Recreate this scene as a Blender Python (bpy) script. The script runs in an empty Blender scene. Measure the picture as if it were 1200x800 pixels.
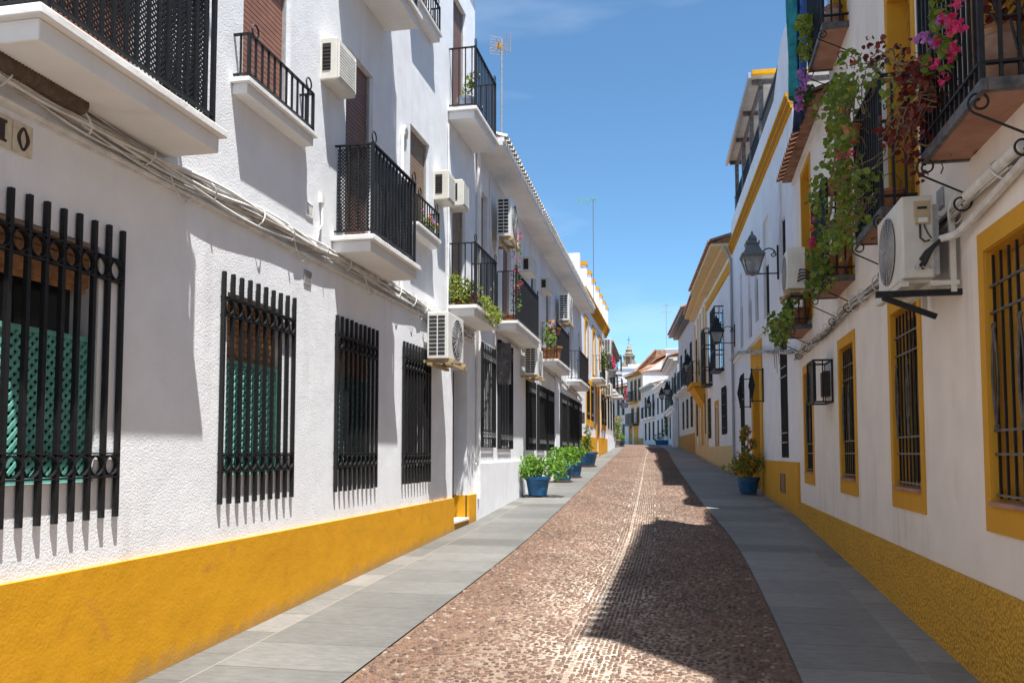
import bpy, bmesh, math, random
from mathutils import Vector, Matrix
R = math.radians
rnd = random.Random(7)
sc = bpy.context.scene
col = sc.collection

# ------------------------------------------------------------------ materials
class NT:
    def __init__(s, m):
        m.use_nodes = True
        s.t = m.node_tree
        s.t.nodes.clear()
    def n(s, typ, **kw):
        nd = s.t.nodes.new(typ)
        for k, v in kw.items():
            setattr(nd, k, v)
        return nd
    def link(s, a, b):
        s.t.links.new(a, b)
    def val(s, sock, v):
        if hasattr(v, 'is_output') or isinstance(v, bpy.types.NodeSocket):
            s.link(v, sock)
        else:
            sock.default_value = v
    def math(s, op, a, b=None, c=None, clamp=False):
        nd = s.n('ShaderNodeMath', operation=op); nd.use_clamp = clamp
        s.val(nd.inputs[0], a)
        if b is not None: s.val(nd.inputs[1], b)
        if c is not None: s.val(nd.inputs[2], c)
        return nd.outputs[0]
    def mix(s, f, a, b, mode='MIX'):
        nd = s.n('ShaderNodeMix', data_type='RGBA', blend_type=mode)
        s.val(nd.inputs[0], f)
        s.val(nd.inputs[6], a if isinstance(a, bpy.types.NodeSocket) else (*a, 1))
        s.val(nd.inputs[7], b if isinstance(b, bpy.types.NodeSocket) else (*b, 1))
        return nd.outputs[2]
    def ramp(s, f, stops):
        nd = s.n('ShaderNodeValToRGB')
        el = nd.color_ramp.elements
        while len(el) < len(stops): el.new(0.5)
        for e, (p, c) in zip(el, stops):
            e.position = p
            e.color = (*c, 1) if isinstance(c, tuple) else (c, c, c, 1)
        s.link(f, nd.inputs[0])
        return nd.outputs[0]
    def noise(s, vec, scale, detail=3, rough=.55, dist=0):
        nd = s.n('ShaderNodeTexNoise')
        nd.inputs['Scale'].default_value = scale
        nd.inputs['Detail'].default_value = detail
        nd.inputs['Roughness'].default_value = rough
        nd.inputs['Distortion'].default_value = dist
        if vec is not None: s.link(vec, nd.inputs['Vector'])
        return nd.outputs[0]
    def pos(s):
        return s.n('ShaderNodeNewGeometry').outputs['Position']
    def mapv(s, vec, scale=(1, 1, 1), loc=(0, 0, 0)):
        nd = s.n('ShaderNodeMapping')
        nd.inputs['Scale'].default_value = scale
        nd.inputs['Location'].default_value = loc
        s.link(vec, nd.inputs[0])
        return nd.outputs[0]
    def bump(s, h, strength, dist, normal=None):
        nd = s.n('ShaderNodeBump')
        nd.inputs['Strength'].default_value = strength
        nd.inputs['Distance'].default_value = dist
        s.link(h, nd.inputs['Height'])
        if normal is not None: s.link(normal, nd.inputs['Normal'])
        return nd.outputs[0]
    def out(s, color, rough=.8, normal=None, metal=0., spec=.5, **kw):
        p = s.n('ShaderNodeBsdfPrincipled')
        s.val(p.inputs['Base Color'], color if isinstance(color, bpy.types.NodeSocket) else (*color, 1))
        s.val(p.inputs['Roughness'], rough)
        p.inputs['Metallic'].default_value = metal
        p.inputs['Specular IOR Level'].default_value = spec
        for k, v in kw.items():
            p.inputs[k].default_value = v
        if normal is not None: s.link(normal, p.inputs['Normal'])
        o = s.n('ShaderNodeOutputMaterial')
        s.link(p.outputs[0], o.inputs[0])
        return p

MATS = {}
def newmat(name):
    m = bpy.data.materials.new(name)
    MATS[name] = m
    return m, NT(m)

def plain(name, c, rough=.6, var=.25, scale=12, bump=.0, bscale=60, metal=0., spec=.5, c2=None):
    """colour with broad worn variation and a light surface bump"""
    m, t = newmat(name)
    p = t.pos()
    f = t.noise(p, scale, 4)
    f = t.ramp(f, [(.3, 0.), (.7, 1.)])
    ca = tuple(x * (1 - var) for x in c)
    cb = c2 if c2 else tuple(min(.9, x * (1 + var * .6)) for x in c)
    colr = t.mix(f, ca, cb)
    nrm = None
    if bump: nrm = t.bump(t.noise(p, bscale, 3), bump, .01)
    t.out(colr, rough, nrm, metal, spec)
    return m

def stucco(name, c, grain=70, gb=.35, stain=(.55, .5, .44), samt=.35, patch=None, pamt=0., big=.25, foot=0.):
    m, t = newmat(name)
    p = t.pos()
    streak = t.noise(t.mapv(p, (5, 5, .35)), 1.0, 5, .6)
    blot = t.noise(p, .9, 5, .6)
    f = t.math('MULTIPLY', t.ramp(streak, [(.5, 0.), (.8, 1.)]), t.ramp(blot, [(.42, 0.), (.7, 1.)]))
    colr = t.mix(t.math('MULTIPLY', f, samt), c, tuple(a * b for a, b in zip(c, stain)))
    tint = t.ramp(t.noise(p, 2.3, 4), [(.3, .93), (.7, 1.03)])
    colr = t.mix(1., colr, tint, 'MULTIPLY')
    if patch:
        pf = t.ramp(t.noise(p, 2.6, 6, .65, .6), [(.6, 0.), (.68, 1.)])
        colr = t.mix(t.math('MULTIPLY', pf, pamt), colr, patch)
    if foot:  # mud splashed up from the pavement, which climbs with the street
        sp = t.n('ShaderNodeSeparateXYZ'); t.link(p, sp.inputs[0])
        hgt = t.math('SUBTRACT', sp.outputs[2], t.math('MULTIPLY', sp.outputs[1], .039))
        lim = t.math('ADD', t.math('MULTIPLY', t.noise(t.mapv(p, (6, 6, 1.5)), 1.2, 6, .65), .34), -.03)
        ff = t.math('MULTIPLY', t.math('SUBTRACT', 1., t.math('DIVIDE', hgt, lim), clamp=True), foot)
        colr = t.mix(ff, colr, (.30, .20, .10))
    h1 = t.noise(p, grain, 4, .6)
    h2 = t.noise(p, 4.5, 3, .5)
    n1 = t.bump(h2, big, .06)
    n2 = t.bump(h1, gb, .012, n1)
    t.out(colr, .9, n2, spec=.2)
    return m

WHITE_A = stucco('white stucco rough', (.83, .845, .875), grain=62, gb=.42, big=.10, samt=.55)
WHITE_B = stucco('white stucco smooth', (.83, .84, .87), grain=80, gb=.25, big=.08, samt=.5)
WHITE_R = stucco('warm white stucco', (.83, .77, .71), grain=60, gb=.15, samt=.75, big=.06)
WHITE_C = stucco('cool white stucco', (.77, .785, .83), grain=45, gb=.15, samt=.5, big=.15)
WHITE_F = stucco('weathered stucco greyed for shade', (.62, .61, .60), grain=20, gb=.2, samt=.8, big=.08)  # base greyed to stand in for shade on far facades; streaks are weathering
TRIM = stucco('white trim paint', (.80, .79, .77), grain=50, gb=.15, samt=.5, stain=(.6, .52, .42))
OCHRE = stucco('ochre plinth paint', (.64, .305, .012), grain=45, gb=.2, stain=(.78, .66, .6), samt=.5, patch=(.50, .20, .035), pamt=.5, big=.14, foot=.75)
OCHRE_S = stucco('ochre trim paint', (.62, .32, .035), grain=60, gb=.15, stain=(.7, .6, .5), samt=.6, foot=.6)
OCHRE_D = stucco('dark ochre paint', (.40, .22, .05), grain=60, gb=.15, stain=(.7, .6, .5), samt=.6)
CREAM = stucco('cream plinth paint', (.70, .52, .27), grain=50, gb=.15, samt=.6, foot=.6)
EAVE_CREAM = stucco('cream eave paint', (.72, .54, .30), grain=50, gb=.15, samt=.6)

def roughcast():
    m, t = newmat('ochre roughcast')
    p = t.pos()
    v = t.n('ShaderNodeTexVoronoi'); v.inputs['Scale'].default_value = 42
    t.link(p, v.inputs['Vector'])
    d = v.outputs['Distance']
    colr = t.mix(t.ramp(d, [(.2, 0.), (.75, 1.)]), (.84, .48, .06), (.50, .27, .035))
    colr = t.mix(t.ramp(t.noise(p, 3, 5), [(.4, 0.), (.75, .5)]), colr, (.50, .29, .06))
    nrm = t.bump(t.math('ADD', t.math('MULTIPLY', d, -1.), t.noise(p, 25, 4)), .9, .02)
    t.out(colr, .9, nrm, spec=.2)
    return m
ROUGHCAST = roughcast()

IRON = plain('black wrought iron', (.011, .011, .012), .5, .4, 30, .25, 120, spec=.35)
IRON_G = plain('grey painted iron', (.15, .16, .16), .45, .3, 30, .2, 120)
IRON_W = plain('worn iron paint', (.05, .05, .055), .4, .5, 14, .3, 90, c2=(.14, .12, .11))
PALE_IRON = plain('pale worn iron rail', (.30, .29, .28), .5, .3, 20)
TERRA = plain('terracotta', (.42, .17, .075), .85, .35, 9, .3, 50)
TERRA_W = plain('weathered terracotta', (.34, .15, .08), .85, .4, 6, .3, 50, c2=(.5, .33, .23))
SOFFIT = plain('balcony soffit red plaster', (.40, .20, .13), .9, .25, 4, .3, 30, c2=(.46, .26, .19))
WOOD = plain('varnished slats', (.36, .16, .065), .55, .4, 16, .3, 70, c2=(.48, .25, .11))
WOOD_D = plain('dark wood', (.06, .035, .022), .55, .4, 14, .2, 60)
WOOD_P = plain('pale timber', (.44, .33, .18), .8, .3, 10, .3, 60)
SH_RED = plain('red brown roller slats', (.30, .135, .09), .55, .18, 9, .1, 60)
SH_BRN = plain('brown roller slats', (.20, .10, .075), .55, .18, 9, .1, 60)
SH_TAN = plain('tan roller slats', (.27, .18, .115), .55, .2, 9, .1, 60)
SH_OCH = plain('ochre shutter boards', (.46, .25, .035), .6, .25, 10, .1, 60)
GREEN_L = plain('green lattice', (.15, .44, .37), .6, .3, 14)
GREEN_L2 = plain('turquoise lattice', (.06, .18, .18), .6, .3, 14)
CASING = plain('ivory enamel', (.66, .63, .55), .45, .12, 6, .05, 40)
CASING_W = plain('white enamel', (.74, .73, .69), .42, .1, 6, .05, 40)
CASING_D = plain('beige plastic', (.46, .36, .22), .55, .1, 8)
DARK = plain('recess shade black', (.016, .016, .018), .7, .3, 20)  # near black standing in for the shade inside fan openings, vents and slots
GREYP = plain('grey plastic', (.33, .33, .33), .5, .2, 20)
SILVER = plain('galvanised metal', (.5, .5, .5), .4, .2, 20, metal=.7)
HOSE = plain('black hose', (.02, .02, .02), .5, .2, 30)
CABLE_W = plain('painted cable', (.68, .66, .62), .7, .25, 9, .2, 60, c2=(.74, .73, .70))
CABLE_G = plain('grey cable', (.36, .33, .29), .7, .3, 9, .2, 60)
CABLE_K = plain('dark cable', (.07, .06, .055), .6, .3, 9)
SLEEVE = plain('brown ribbed sleeve', (.115, .075, .05), .7, .4, 25, .3, 80)
BLUE_POT = plain('blue glazed pot', (.006, .095, .25), .4, .35, 9, .1, 30, c2=(.012, .13, .30))
GLASS_D, _t = newmat('dark window glass'); _t.out((.02, .024, .03), .08, spec=.6)
GLASS_L, _t = newmat('lantern glass')
_t.out(_t.mix(_t.ramp(_t.noise(_t.pos(), 7, 3), [(.35, 0.), (.7, 1.)]), (.42, .44, .42), (.6, .62, .6)), .2, **{'Transmission Weight': .55, 'IOR': 1.2})
BULB = plain('milky bulb', (.75, .74, .68), .3, .1, 9)
SOIL = plain('soil', (.05, .035, .025), .95, .3, 40)
TILE = plain('roof tile clay', (.25, .10, .06), .85, .4, 7, .3, 40, c2=(.36, .19, .12))
TILE_O = plain('orange roof tile', (.46, .20, .10), .85, .5, 3, .4, 12, c2=(.55, .33, .21))
TILE_W = plain('lime washed tile', (.62, .58, .52), .85, .35, 9, .3, 40, c2=(.74, .72, .69))
STONE = plain('old stone', (.36, .29, .21), .9, .4, 1.6, .4, 6)
CERAMIC = plain('cream ceramic tile', (.62, .55, .42), .3, .2, 18)
NUMERAL = plain('brown glaze', (.035, .018, .014), .35, .3, 40)
CER_POT = plain('white blue ceramic', (.62, .62, .62), .3, .3, 25, c2=(.3, .36, .5))
CLOTH_B = plain('blue cloth', (.03, .11, .42), .85, .45, 7, .2, 40, c2=(.10, .22, .62))
CLOTH_T = plain('teal cloth', (.015, .22, .24), .85, .45, 8, .2, 40, c2=(.03, .33, .34))
CLOTH_N = plain('navy cloth', (.012, .03, .09), .85, .4, 8, .2, 40)
PERG = plain('pergola sheet', (.42, .40, .36), .7, .2, 4, .2, 14)
STEM = plain('plant stem', (.16, .12, .06), .8, .3, 20)
STEM_R = plain('reddish stem', (.17, .06, .04), .8, .3, 20)

def leafmat(name, a, b, c, rough=.5):
    m, t = newmat(name)
    g = t.n('ShaderNodeNewGeometry')
    f = t.ramp(g.outputs['Random Per Island'], [(0., a), (.5, b), (1., c)])
    p = t.n('ShaderNodeBsdfPrincipled')
    t.link(f, p.inputs['Base Color']); p.inputs['Roughness'].default_value = rough
    p.inputs['Specular IOR Level'].default_value = .3
    tr = t.n('ShaderNodeBsdfTranslucent')
    t.link(t.mix(.5, f, (.35, .5, .05)) if a[1] > a[0] else f, tr.inputs[0])
    mx = t.n('ShaderNodeMixShader'); mx.inputs[0].default_value = .3
    t.link(p.outputs[0], mx.inputs[1]); t.link(tr.outputs[0], mx.inputs[2])
    o = t.n('ShaderNodeOutputMaterial'); t.link(mx.outputs[0], o.inputs[0])
    return m
LEAF_B = leafmat('bright leaves', (.06, .16, .014), (.12, .27, .022), (.20, .38, .05))
LEAF_Y = leafmat('yellow green leaves', (.12, .17, .02), (.24, .29, .03), (.34, .36, .06))
LEAF_G = leafmat('geranium leaves', (.06, .11, .018), (.14, .21, .03), (.27, .33, .065))
LEAF_D = leafmat('dark leaves', (.02, .05, .012), (.04, .085, .02), (.07, .12, .025))
LEAF_R = leafmat('red leaves', (.07, .012, .012), (.14, .02, .018), (.22, .045, .025))
PET_P = leafmat('pink petals', (.55, .02, .10), (.68, .04, .18), (.72, .10, .26))
PET_M = leafmat('mauve petals', (.40, .12, .45), (.52, .20, .55), (.62, .32, .62))
PET_O = leafmat('orange petals', (.62, .07, .01), (.72, .17, .015), (.72, .30, .02))
PET_R = leafmat('red petals', (.45, .01, .02), (.55, .015, .03), (.62, .05, .05))
PET_Y = leafmat('yellow petals', (.7, .38, .02), (.72, .48, .03), (.75, .55, .08))

# ------------------------------------------------------------------ mesh kit
class Fr:
    """a wall's own frame: u along the wall, n out of it, z up"""
    def __init__(s, p0, p1, side):
        s.p0 = Vector((p0[0], p0[1])); s.p1 = Vector((p1[0], p1[1]))
        d = s.p1 - s.p0; s.L = d.length; s.d = d / s.L
        s.nv = Vector((s.d.y, -s.d.x)) * (1 if side == 'L' else -1)
    def __call__(s, u, n, z):
        q = s.p0 + s.d * u + s.nv * n
        return Vector((q.x, q.y, z))
class At:
    """plain world frame at a point"""
    def __init__(s, x, y, z, rz=0): s.o = Vector((x, y, z)); s.c, s.s = math.cos(rz), math.sin(rz)
    def __call__(s, a, b, c): return s.o + Vector((a * s.c - b * s.s, a * s.s + b * s.c, c))

class MB:
    def __init__(s): s.v = []; s.f = []; s.uv = None
    def add(s, vs, fs):
        o = len(s.v); s.v += [tuple(v) for v in vs]; s.f += [tuple(i + o for i in f) for f in fs]
    def box(s, fr, a0, a1, b0, b1, c0, c1):
        vs = [fr(a, b, c) for c in (c0, c1) for b in (b0, b1) for a in (a0, a1)]
        s.add(vs, [(0, 2, 3, 1), (4, 5, 7, 6), (0, 1, 5, 4), (2, 6, 7, 3), (0, 4, 6, 2), (1, 3, 7, 5)])
        return s
    def bar(s, p, q, w, h=None, up=(0, 0, 1)):
        """straight bar of rectangular section between two points"""
        p = Vector(p); q = Vector(q); d = (q - p)
        if d.length < 1e-6: return s
        d.normalize(); h = h or w
        a = d.cross(Vector(up))
        if a.length < 1e-3: a = d.cross(Vector((1, 0, 0)))
        a.normalize(); b = a.cross(d)
        a *= w / 2; b *= h / 2
        vs = [p - a - b, p + a - b, p + a + b, p - a + b, q - a - b, q + a - b, q + a + b, q - a + b]
        s.add(vs, [(3, 2, 1, 0), (4, 5, 6, 7), (0, 1, 5, 4), (1, 2, 6, 5), (2, 3, 7, 6), (3, 0, 4, 7)])
        return s
    def tube(s, pts, r, k=6, cap=True, closed=False):
        pts = [Vector(p) for p in pts]; n = len(pts)
        rs = r if isinstance(r, (list, tuple)) else [r] * n
        vs = []; prev = None
        for i, p in enumerate(pts):
            if closed: d = pts[(i + 1) % n] - pts[i - 1]
            else: d = pts[min(i + 1, n - 1)] - pts[max(i - 1, 0)]
            if d.length < 1e-9: d = Vector((0, 0, 1))
            d.normalize()
            if prev is None:
                a = d.cross(Vector((0, 0, 1)))
                if a.length < .1: a = d.cross(Vector((1, 0, 0)))
            else: a = prev - d * prev.dot(d)
            a.normalize(); prev = a; b = d.cross(a)
            for j in range(k):
                t = 2 * math.pi * j / k
                vs.append(p + (a * math.cos(t) + b * math.sin(t)) * rs[i])
        fs = []
        for i in range(n if closed else n - 1):
            i2 = (i + 1) % n
            for j in range(k):
                j2 = (j + 1) % k
                fs.append((i * k + j, i * k + j2, i2 * k + j2, i2 * k + j))
        if cap and not closed:
            fs.append(tuple(range(k - 1, -1, -1))); fs.append(tuple((n - 1) * k + j for j in range(k)))
        s.add(vs, fs); return s
    def lathe(s, o, prof, k=20, cap=True):
        """prof: (radius, height) pairs round a vertical axis through o"""
        o = Vector(o); vs = []; fs = []
        for r, z in prof:
            for j in range(k):
                t = 2 * math.pi * j / k
                vs.append(o + Vector((r * math.cos(t), r * math.sin(t), z)))
        for i in range(len(prof) - 1):
            for j in range(k):
                j2 = (j + 1) % k
                fs.append((i * k + j, i * k + j2, (i + 1) * k + j2, (i + 1) * k + j))
        if cap:
            fs.append(tuple(range(k - 1, -1, -1))); fs.append(tuple((len(prof) - 1) * k + j for j in range(k)))
        s.add(vs, fs); return s
    def ring(s, c, ax, ay, R_, r, k=14, kk=5):
        c = Vector(c); ax = Vector(ax).normalized(); ay = Vector(ay).normalized()
        s.tube([c + (ax * math.cos(2 * math.pi * i / k) + ay * math.sin(2 * math.pi * i / k)) * R_ for i in range(k)], r, kk, closed=True)
        return s
    def quad(s, a, b, c, d): s.add([a, b, c, d], [(0, 1, 2, 3)]); return s
    def prism(s, pts, d):
        """flat outline pushed along vector d"""
        n = len(pts); pts = [Vector(p) for p in pts]; d = Vector(d)
        s.add(pts + [p + d for p in pts], [tuple(range(n)), tuple(range(2 * n - 1, n - 1, -1))] +
              [(i, i + n, (i + 1) % n + n, (i + 1) % n) for i in range(n)])
        return s

def tag(o, label=None, cat=None, group=None, kind=None):
    if label: o['label'] = label
    if cat: o['category'] = cat
    if group: o['group'] = group
    if kind: o['kind'] = kind
    return o
def empty(name, loc, label=None, cat=None, group=None):
    o = bpy.data.objects.new(name, None); col.objects.link(o)
    o.location = loc; o.empty_display_size = .1
    return tag(o, label, cat, group)
ORG = {}
def origin(o):
    v = Vector(o.location)
    while o.parent: o = o.parent; v = v + Vector(o.location)
    return v
def build(name, mb, mat, parent=None, smooth=False, bevel=0, label=None, recalc=True):
    """links one mesh object; its vertices are given in world space"""
    me = bpy.data.meshes.new(name)
    org = origin(parent) if parent else Vector((0, 0, 0))
    if parent is None and mb.v:
        xs = [v[0] for v in mb.v]; ys = [v[1] for v in mb.v]; zs = [v[2] for v in mb.v]
        org = Vector(((min(xs) + max(xs)) / 2, (min(ys) + max(ys)) / 2, min(zs)))
    me.from_pydata([Vector(v) - org for v in mb.v], [], mb.f)
    if recalc and len(mb.f) < 60000:
        bm = bmesh.new(); bm.from_mesh(me)
        bmesh.ops.recalc_face_normals(bm, faces=bm.faces[:])
        bm.to_mesh(me); bm.free()
    mats = mat if isinstance(mat, list) else [mat]
    for m in mats: me.materials.append(m)
    if smooth:
        for p in me.polygons: p.use_smooth = True
        try: me.set_sharp_from_angle(angle=R(40))
        except Exception: pass
    o = bpy.data.objects.new(name, me); col.objects.link(o)
    if parent: o.parent = parent
    else: o.location = org
    if bevel:
        b = o.modifiers.new('bevel', 'BEVEL'); b.width = bevel; b.segments = 2; b.limit_method = 'ANGLE'; b.angle_limit = R(40)
    if label: o['label'] = label
    return o

def wall_mb(fr, u0, u1, z0, z1, opens, thick=.3, back=True):
    """wall face with true openings: opens = (u0,u1,z0,z1,depth)"""
    mb = MB()
    us = sorted({u0, u1, *[o[0] for o in opens], *[o[1] for o in opens]})
    zs = sorted({z0, z1, *[o[2] for o in opens], *[o[3] for o in opens]})
    us = [u for u in us if u0 <= u <= u1]; zs = [z for z in zs if z0 <= z <= z1]
    ix = {}
    def vid(u, z):
        if (u, z) not in ix:
            ix[(u, z)] = len(mb.v); mb.v.append(tuple(fr(u, 0, z)))
        return ix[(u, z)]
    for i in range(len(us) - 1):
        for j in range(len(zs) - 1):
            cu = (us[i] + us[i + 1]) / 2; cz = (zs[j] + zs[j + 1]) / 2
            if any(o[0] < cu < o[1] and o[2] < cz < o[3] for o in opens): continue
            mb.f.append((vid(us[i], zs[j]), vid(us[i + 1], zs[j]), vid(us[i + 1], zs[j + 1]), vid(us[i], zs[j + 1])))
    for a, b, c, d, dep in opens:
        q = [(a, c), (b, c), (b, d), (a, d)]
        for k in range(4):
            (ua, za), (ub, zb) = q[k], q[(k + 1) % 4]
            mb.quad(fr(ua, 0, za), fr(ub, 0, zb), fr(ub, -dep, zb), fr(ua, -dep, za))
    return mb
def house_body(fr, u0, u1, z0, z1, depth=6., front=-.34, skew=0):
    """the closed volume behind the facade: side walls, back, top and a front just behind the openings"""
    mb = MB()
    mb.box(fr, u0, u1, -depth, front, z0, z1)
    # narrow returns that close the gap between facade and volume at both ends and at the top
    mb.quad(fr(u0, 0, z0), fr(u0, front, z0), fr(u0, front, z1), fr(u0, 0, z1))
    mb.quad(fr(u1, 0, z0), fr(u1, front, z0), fr(u1, front, z1), fr(u1, 0, z1))
    mb.quad(fr(u0, 0, z1), fr(u1, 0, z1), fr(u1, front, z1), fr(u0, front, z1))
    return mb

def lattice_mb(fr, u0, u1, n, z0, z1, step, w, th, both=True):
    mb = MB()
    for sgn in ((1, -1) if both else (1,)):
        c = -(z1 - z0) - (u1 - u0)
        while c < (z1 - z0) + (u1 - u0):
            pts = []
            # line z = z0 + sgn*(u-u0) + c  clipped to the rectangle
            lo, hi = u0, u1
            if sgn > 0: lo = max(lo, u0 - c); hi = min(hi, u0 - c + (z1 - z0))
            else: lo = max(lo, u0 + c - (z1 - z0)); hi = min(hi, u0 + c)
            if hi - lo > w:
                za = z0 + sgn * (lo - u0) + c; zb = z0 + sgn * (hi - u0) + c
                nn = n + (th * .5 if sgn > 0 else -th * .5)
                nrm = fr(0, 1, 0) - fr(0, 0, 0)
                mb.bar(fr(lo, nn, za), fr(hi, nn, zb), th, w, up=(fr(lo, nn, za) - fr(hi, nn, zb)).cross(nrm))
            c += step * 1.414
    return mb
def slats_mb(fr, u0, u1, n, z0, z1, h=.05, th=.012):
    mb = MB(); z = z1
    while z - h > z0 - 1e-6:
        mb.box(fr, u0, u1, n - th, n, z - h + .007, z)
        z -= h
    mb.box(fr, u0 + .002, u1 - .002, n - th * 2.2, n - th * 1.4, z0, z1)
    return mb
def frame_mb(fr, u0, u1, z0, z1, w, n0, n1):
    mb = MB()
    mb.box(fr, u0, u0 + w, n0, n1, z0, z1); mb.box(fr, u1 - w, u1, n0, n1, z0, z1)
    mb.box(fr, u0 + w, u1 - w, n0, n1, z1 - w, z1); mb.box(fr, u0 + w, u1 - w, n0, n1, z0, z0 + w)
    return mb

# ------------------------------------------------------------------ the ground
def gz(y):
    if y < -14: return -.546
    if y < 48: return .039 * y
    t = min(y, 58) - 48
    z = 1.872 + .039 * t - .00135 * t * t
    if y > 58: z += .012 * (min(y, 120) - 58)
    return z
ROAD = [(-9, -2.15, .68), (0, -2.15, .68), (8, -2.15, .66), (11.4, -2.17, .60), (15.3, -2.32, .34), (18, -2.42, .17), (24, -2.66, -.15),
        (31, -2.96, -.5), (38, -3.24, -.82), (43.4, -3.42, -1.04), (50, -3.75, -1.55), (54, -4.6, -1.9), (60, -6.6, -2.5), (68, -10.5, -3.9), (76, -16, -5.9), (88, -26, -13)]
LEFTW = [(-9, -3.45), (13.55, -3.45), (18, -3.56), (31, -3.85), (42.3, -4.0), (50, -4.25), (54, -6.0), (60, -9), (68, -13), (76, -19), (88, -29)]
RIGHTW = [(-9, 1.76), (14.6, 1.76), (25.4, 1.29), (33, .72), (40, .3), (49.5, -.55), (60, -1.5), (68, -2.8), (76, -4.4), (88, -11.5)]
def lerp(tab, y, k):
    for a, b in zip(tab, tab[1:]):
        if y <= b[0]:
            t = (y - a[0]) / (b[0] - a[0]); return a[k] + (b[k] - a[k]) * max(t, 0)
    return tab[-1][k]
def smooth_lerp(tab, y, k, w=1.5):
    return sum(lerp(tab, y + d, k) for d in (-w, -w / 2, 0, w / 2, w)) / 5
def strip(name, fl, frr, dz, mat, y0=-9, y1=86, step=.5, flip=False):
    me = bpy.data.meshes.new(name); vs = []; fs = []; uvs = []
    n = int((y1 - y0) / step) + 1
    for i in range(n):
        y = y0 + i * step
        a, b = fl(y), frr(y)
        vs += [(a, y, gz(y) + dz), (b, y, gz(y) + dz)]
        uvs += [((b - a) if flip else 0., y), (0. if flip else b - a, y)]
    for i in range(n - 1): fs.append((2 * i, 2 * i + 1, 2 * i + 3, 2 * i + 2))
    # a shallow edge downwards so the strip has its own thickness
    me.from_pydata(vs, [], fs)
    uvl = me.uv_layers.new(name='UVMap')
    for p in me.polygons:
        for li in p.loop_indices: uvl.data[li].uv = uvs[me.loops[li].vertex_index]
    me.materials.append(mat)
    o = bpy.data.objects.new(name, me); col.objects.link(o)
    o['kind'] = 'structure'
    return o

def mat_road():
    """the mortar bed the pebbles are set in; beyond the pebbled stretch it takes their mean colour"""
    m, t = newmat('mortar bed')
    uv = t.n('ShaderNodeUVMap').outputs[0]
    sep = t.n('ShaderNodeSeparateXYZ'); t.link(uv, sep.inputs[0])
    U, V = sep.outputs[0], sep.outputs[1]
    off = t.math('SUBTRACT', U, 1.46)
    patch = t.ramp(t.noise(uv, .7, 5, .6), [(.36, 0.), (.62, 1.)])
    cent = t.math('SUBTRACT', 1.05, t.math('MULTIPLY', t.math('ABSOLUTE', off), .95), clamp=True)
    pale = t.math('MULTIPLY', cent, t.math('ADD', t.math('MULTIPLY', patch, .8), .2), clamp=True)
    c = t.mix(pale, (.19, .115, .075), (.56, .485, .40))
    c = t.mix(1., c, t.ramp(t.noise(uv, 30, 4), [(.3, .75), (.7, 1.15)]), 'MULTIPLY')
    c = t.mix(t.math('GREATER_THAN', V, 47.5), c, (.16, .10, .075))
    nrm = t.bump(t.noise(uv, 70, 4), .5, .01)
    t.out(c, .85, nrm, spec=.3)
    return m
def mat_pebble(name, stops, rough=.5):
    m, t = newmat(name)
    g = t.n('ShaderNodeNewGeometry')
    c = t.ramp(g.outputs['Random Per Island'], stops)
    p = g.outputs['Position']
    c = t.mix(1., c, t.ramp(t.noise(p, .9, 4), [(.3, .72), (.7, 1.2)]), 'MULTIPLY')
    c = t.mix(1., c, t.ramp(t.noise(p, 90, 3), [(.3, .8), (.7, 1.15)]), 'MULTIPLY')
    nrm = t.bump(t.noise(p, 120, 2), .15, .004)
    t.out(c, rough, nrm, spec=.25)
    return m
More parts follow.
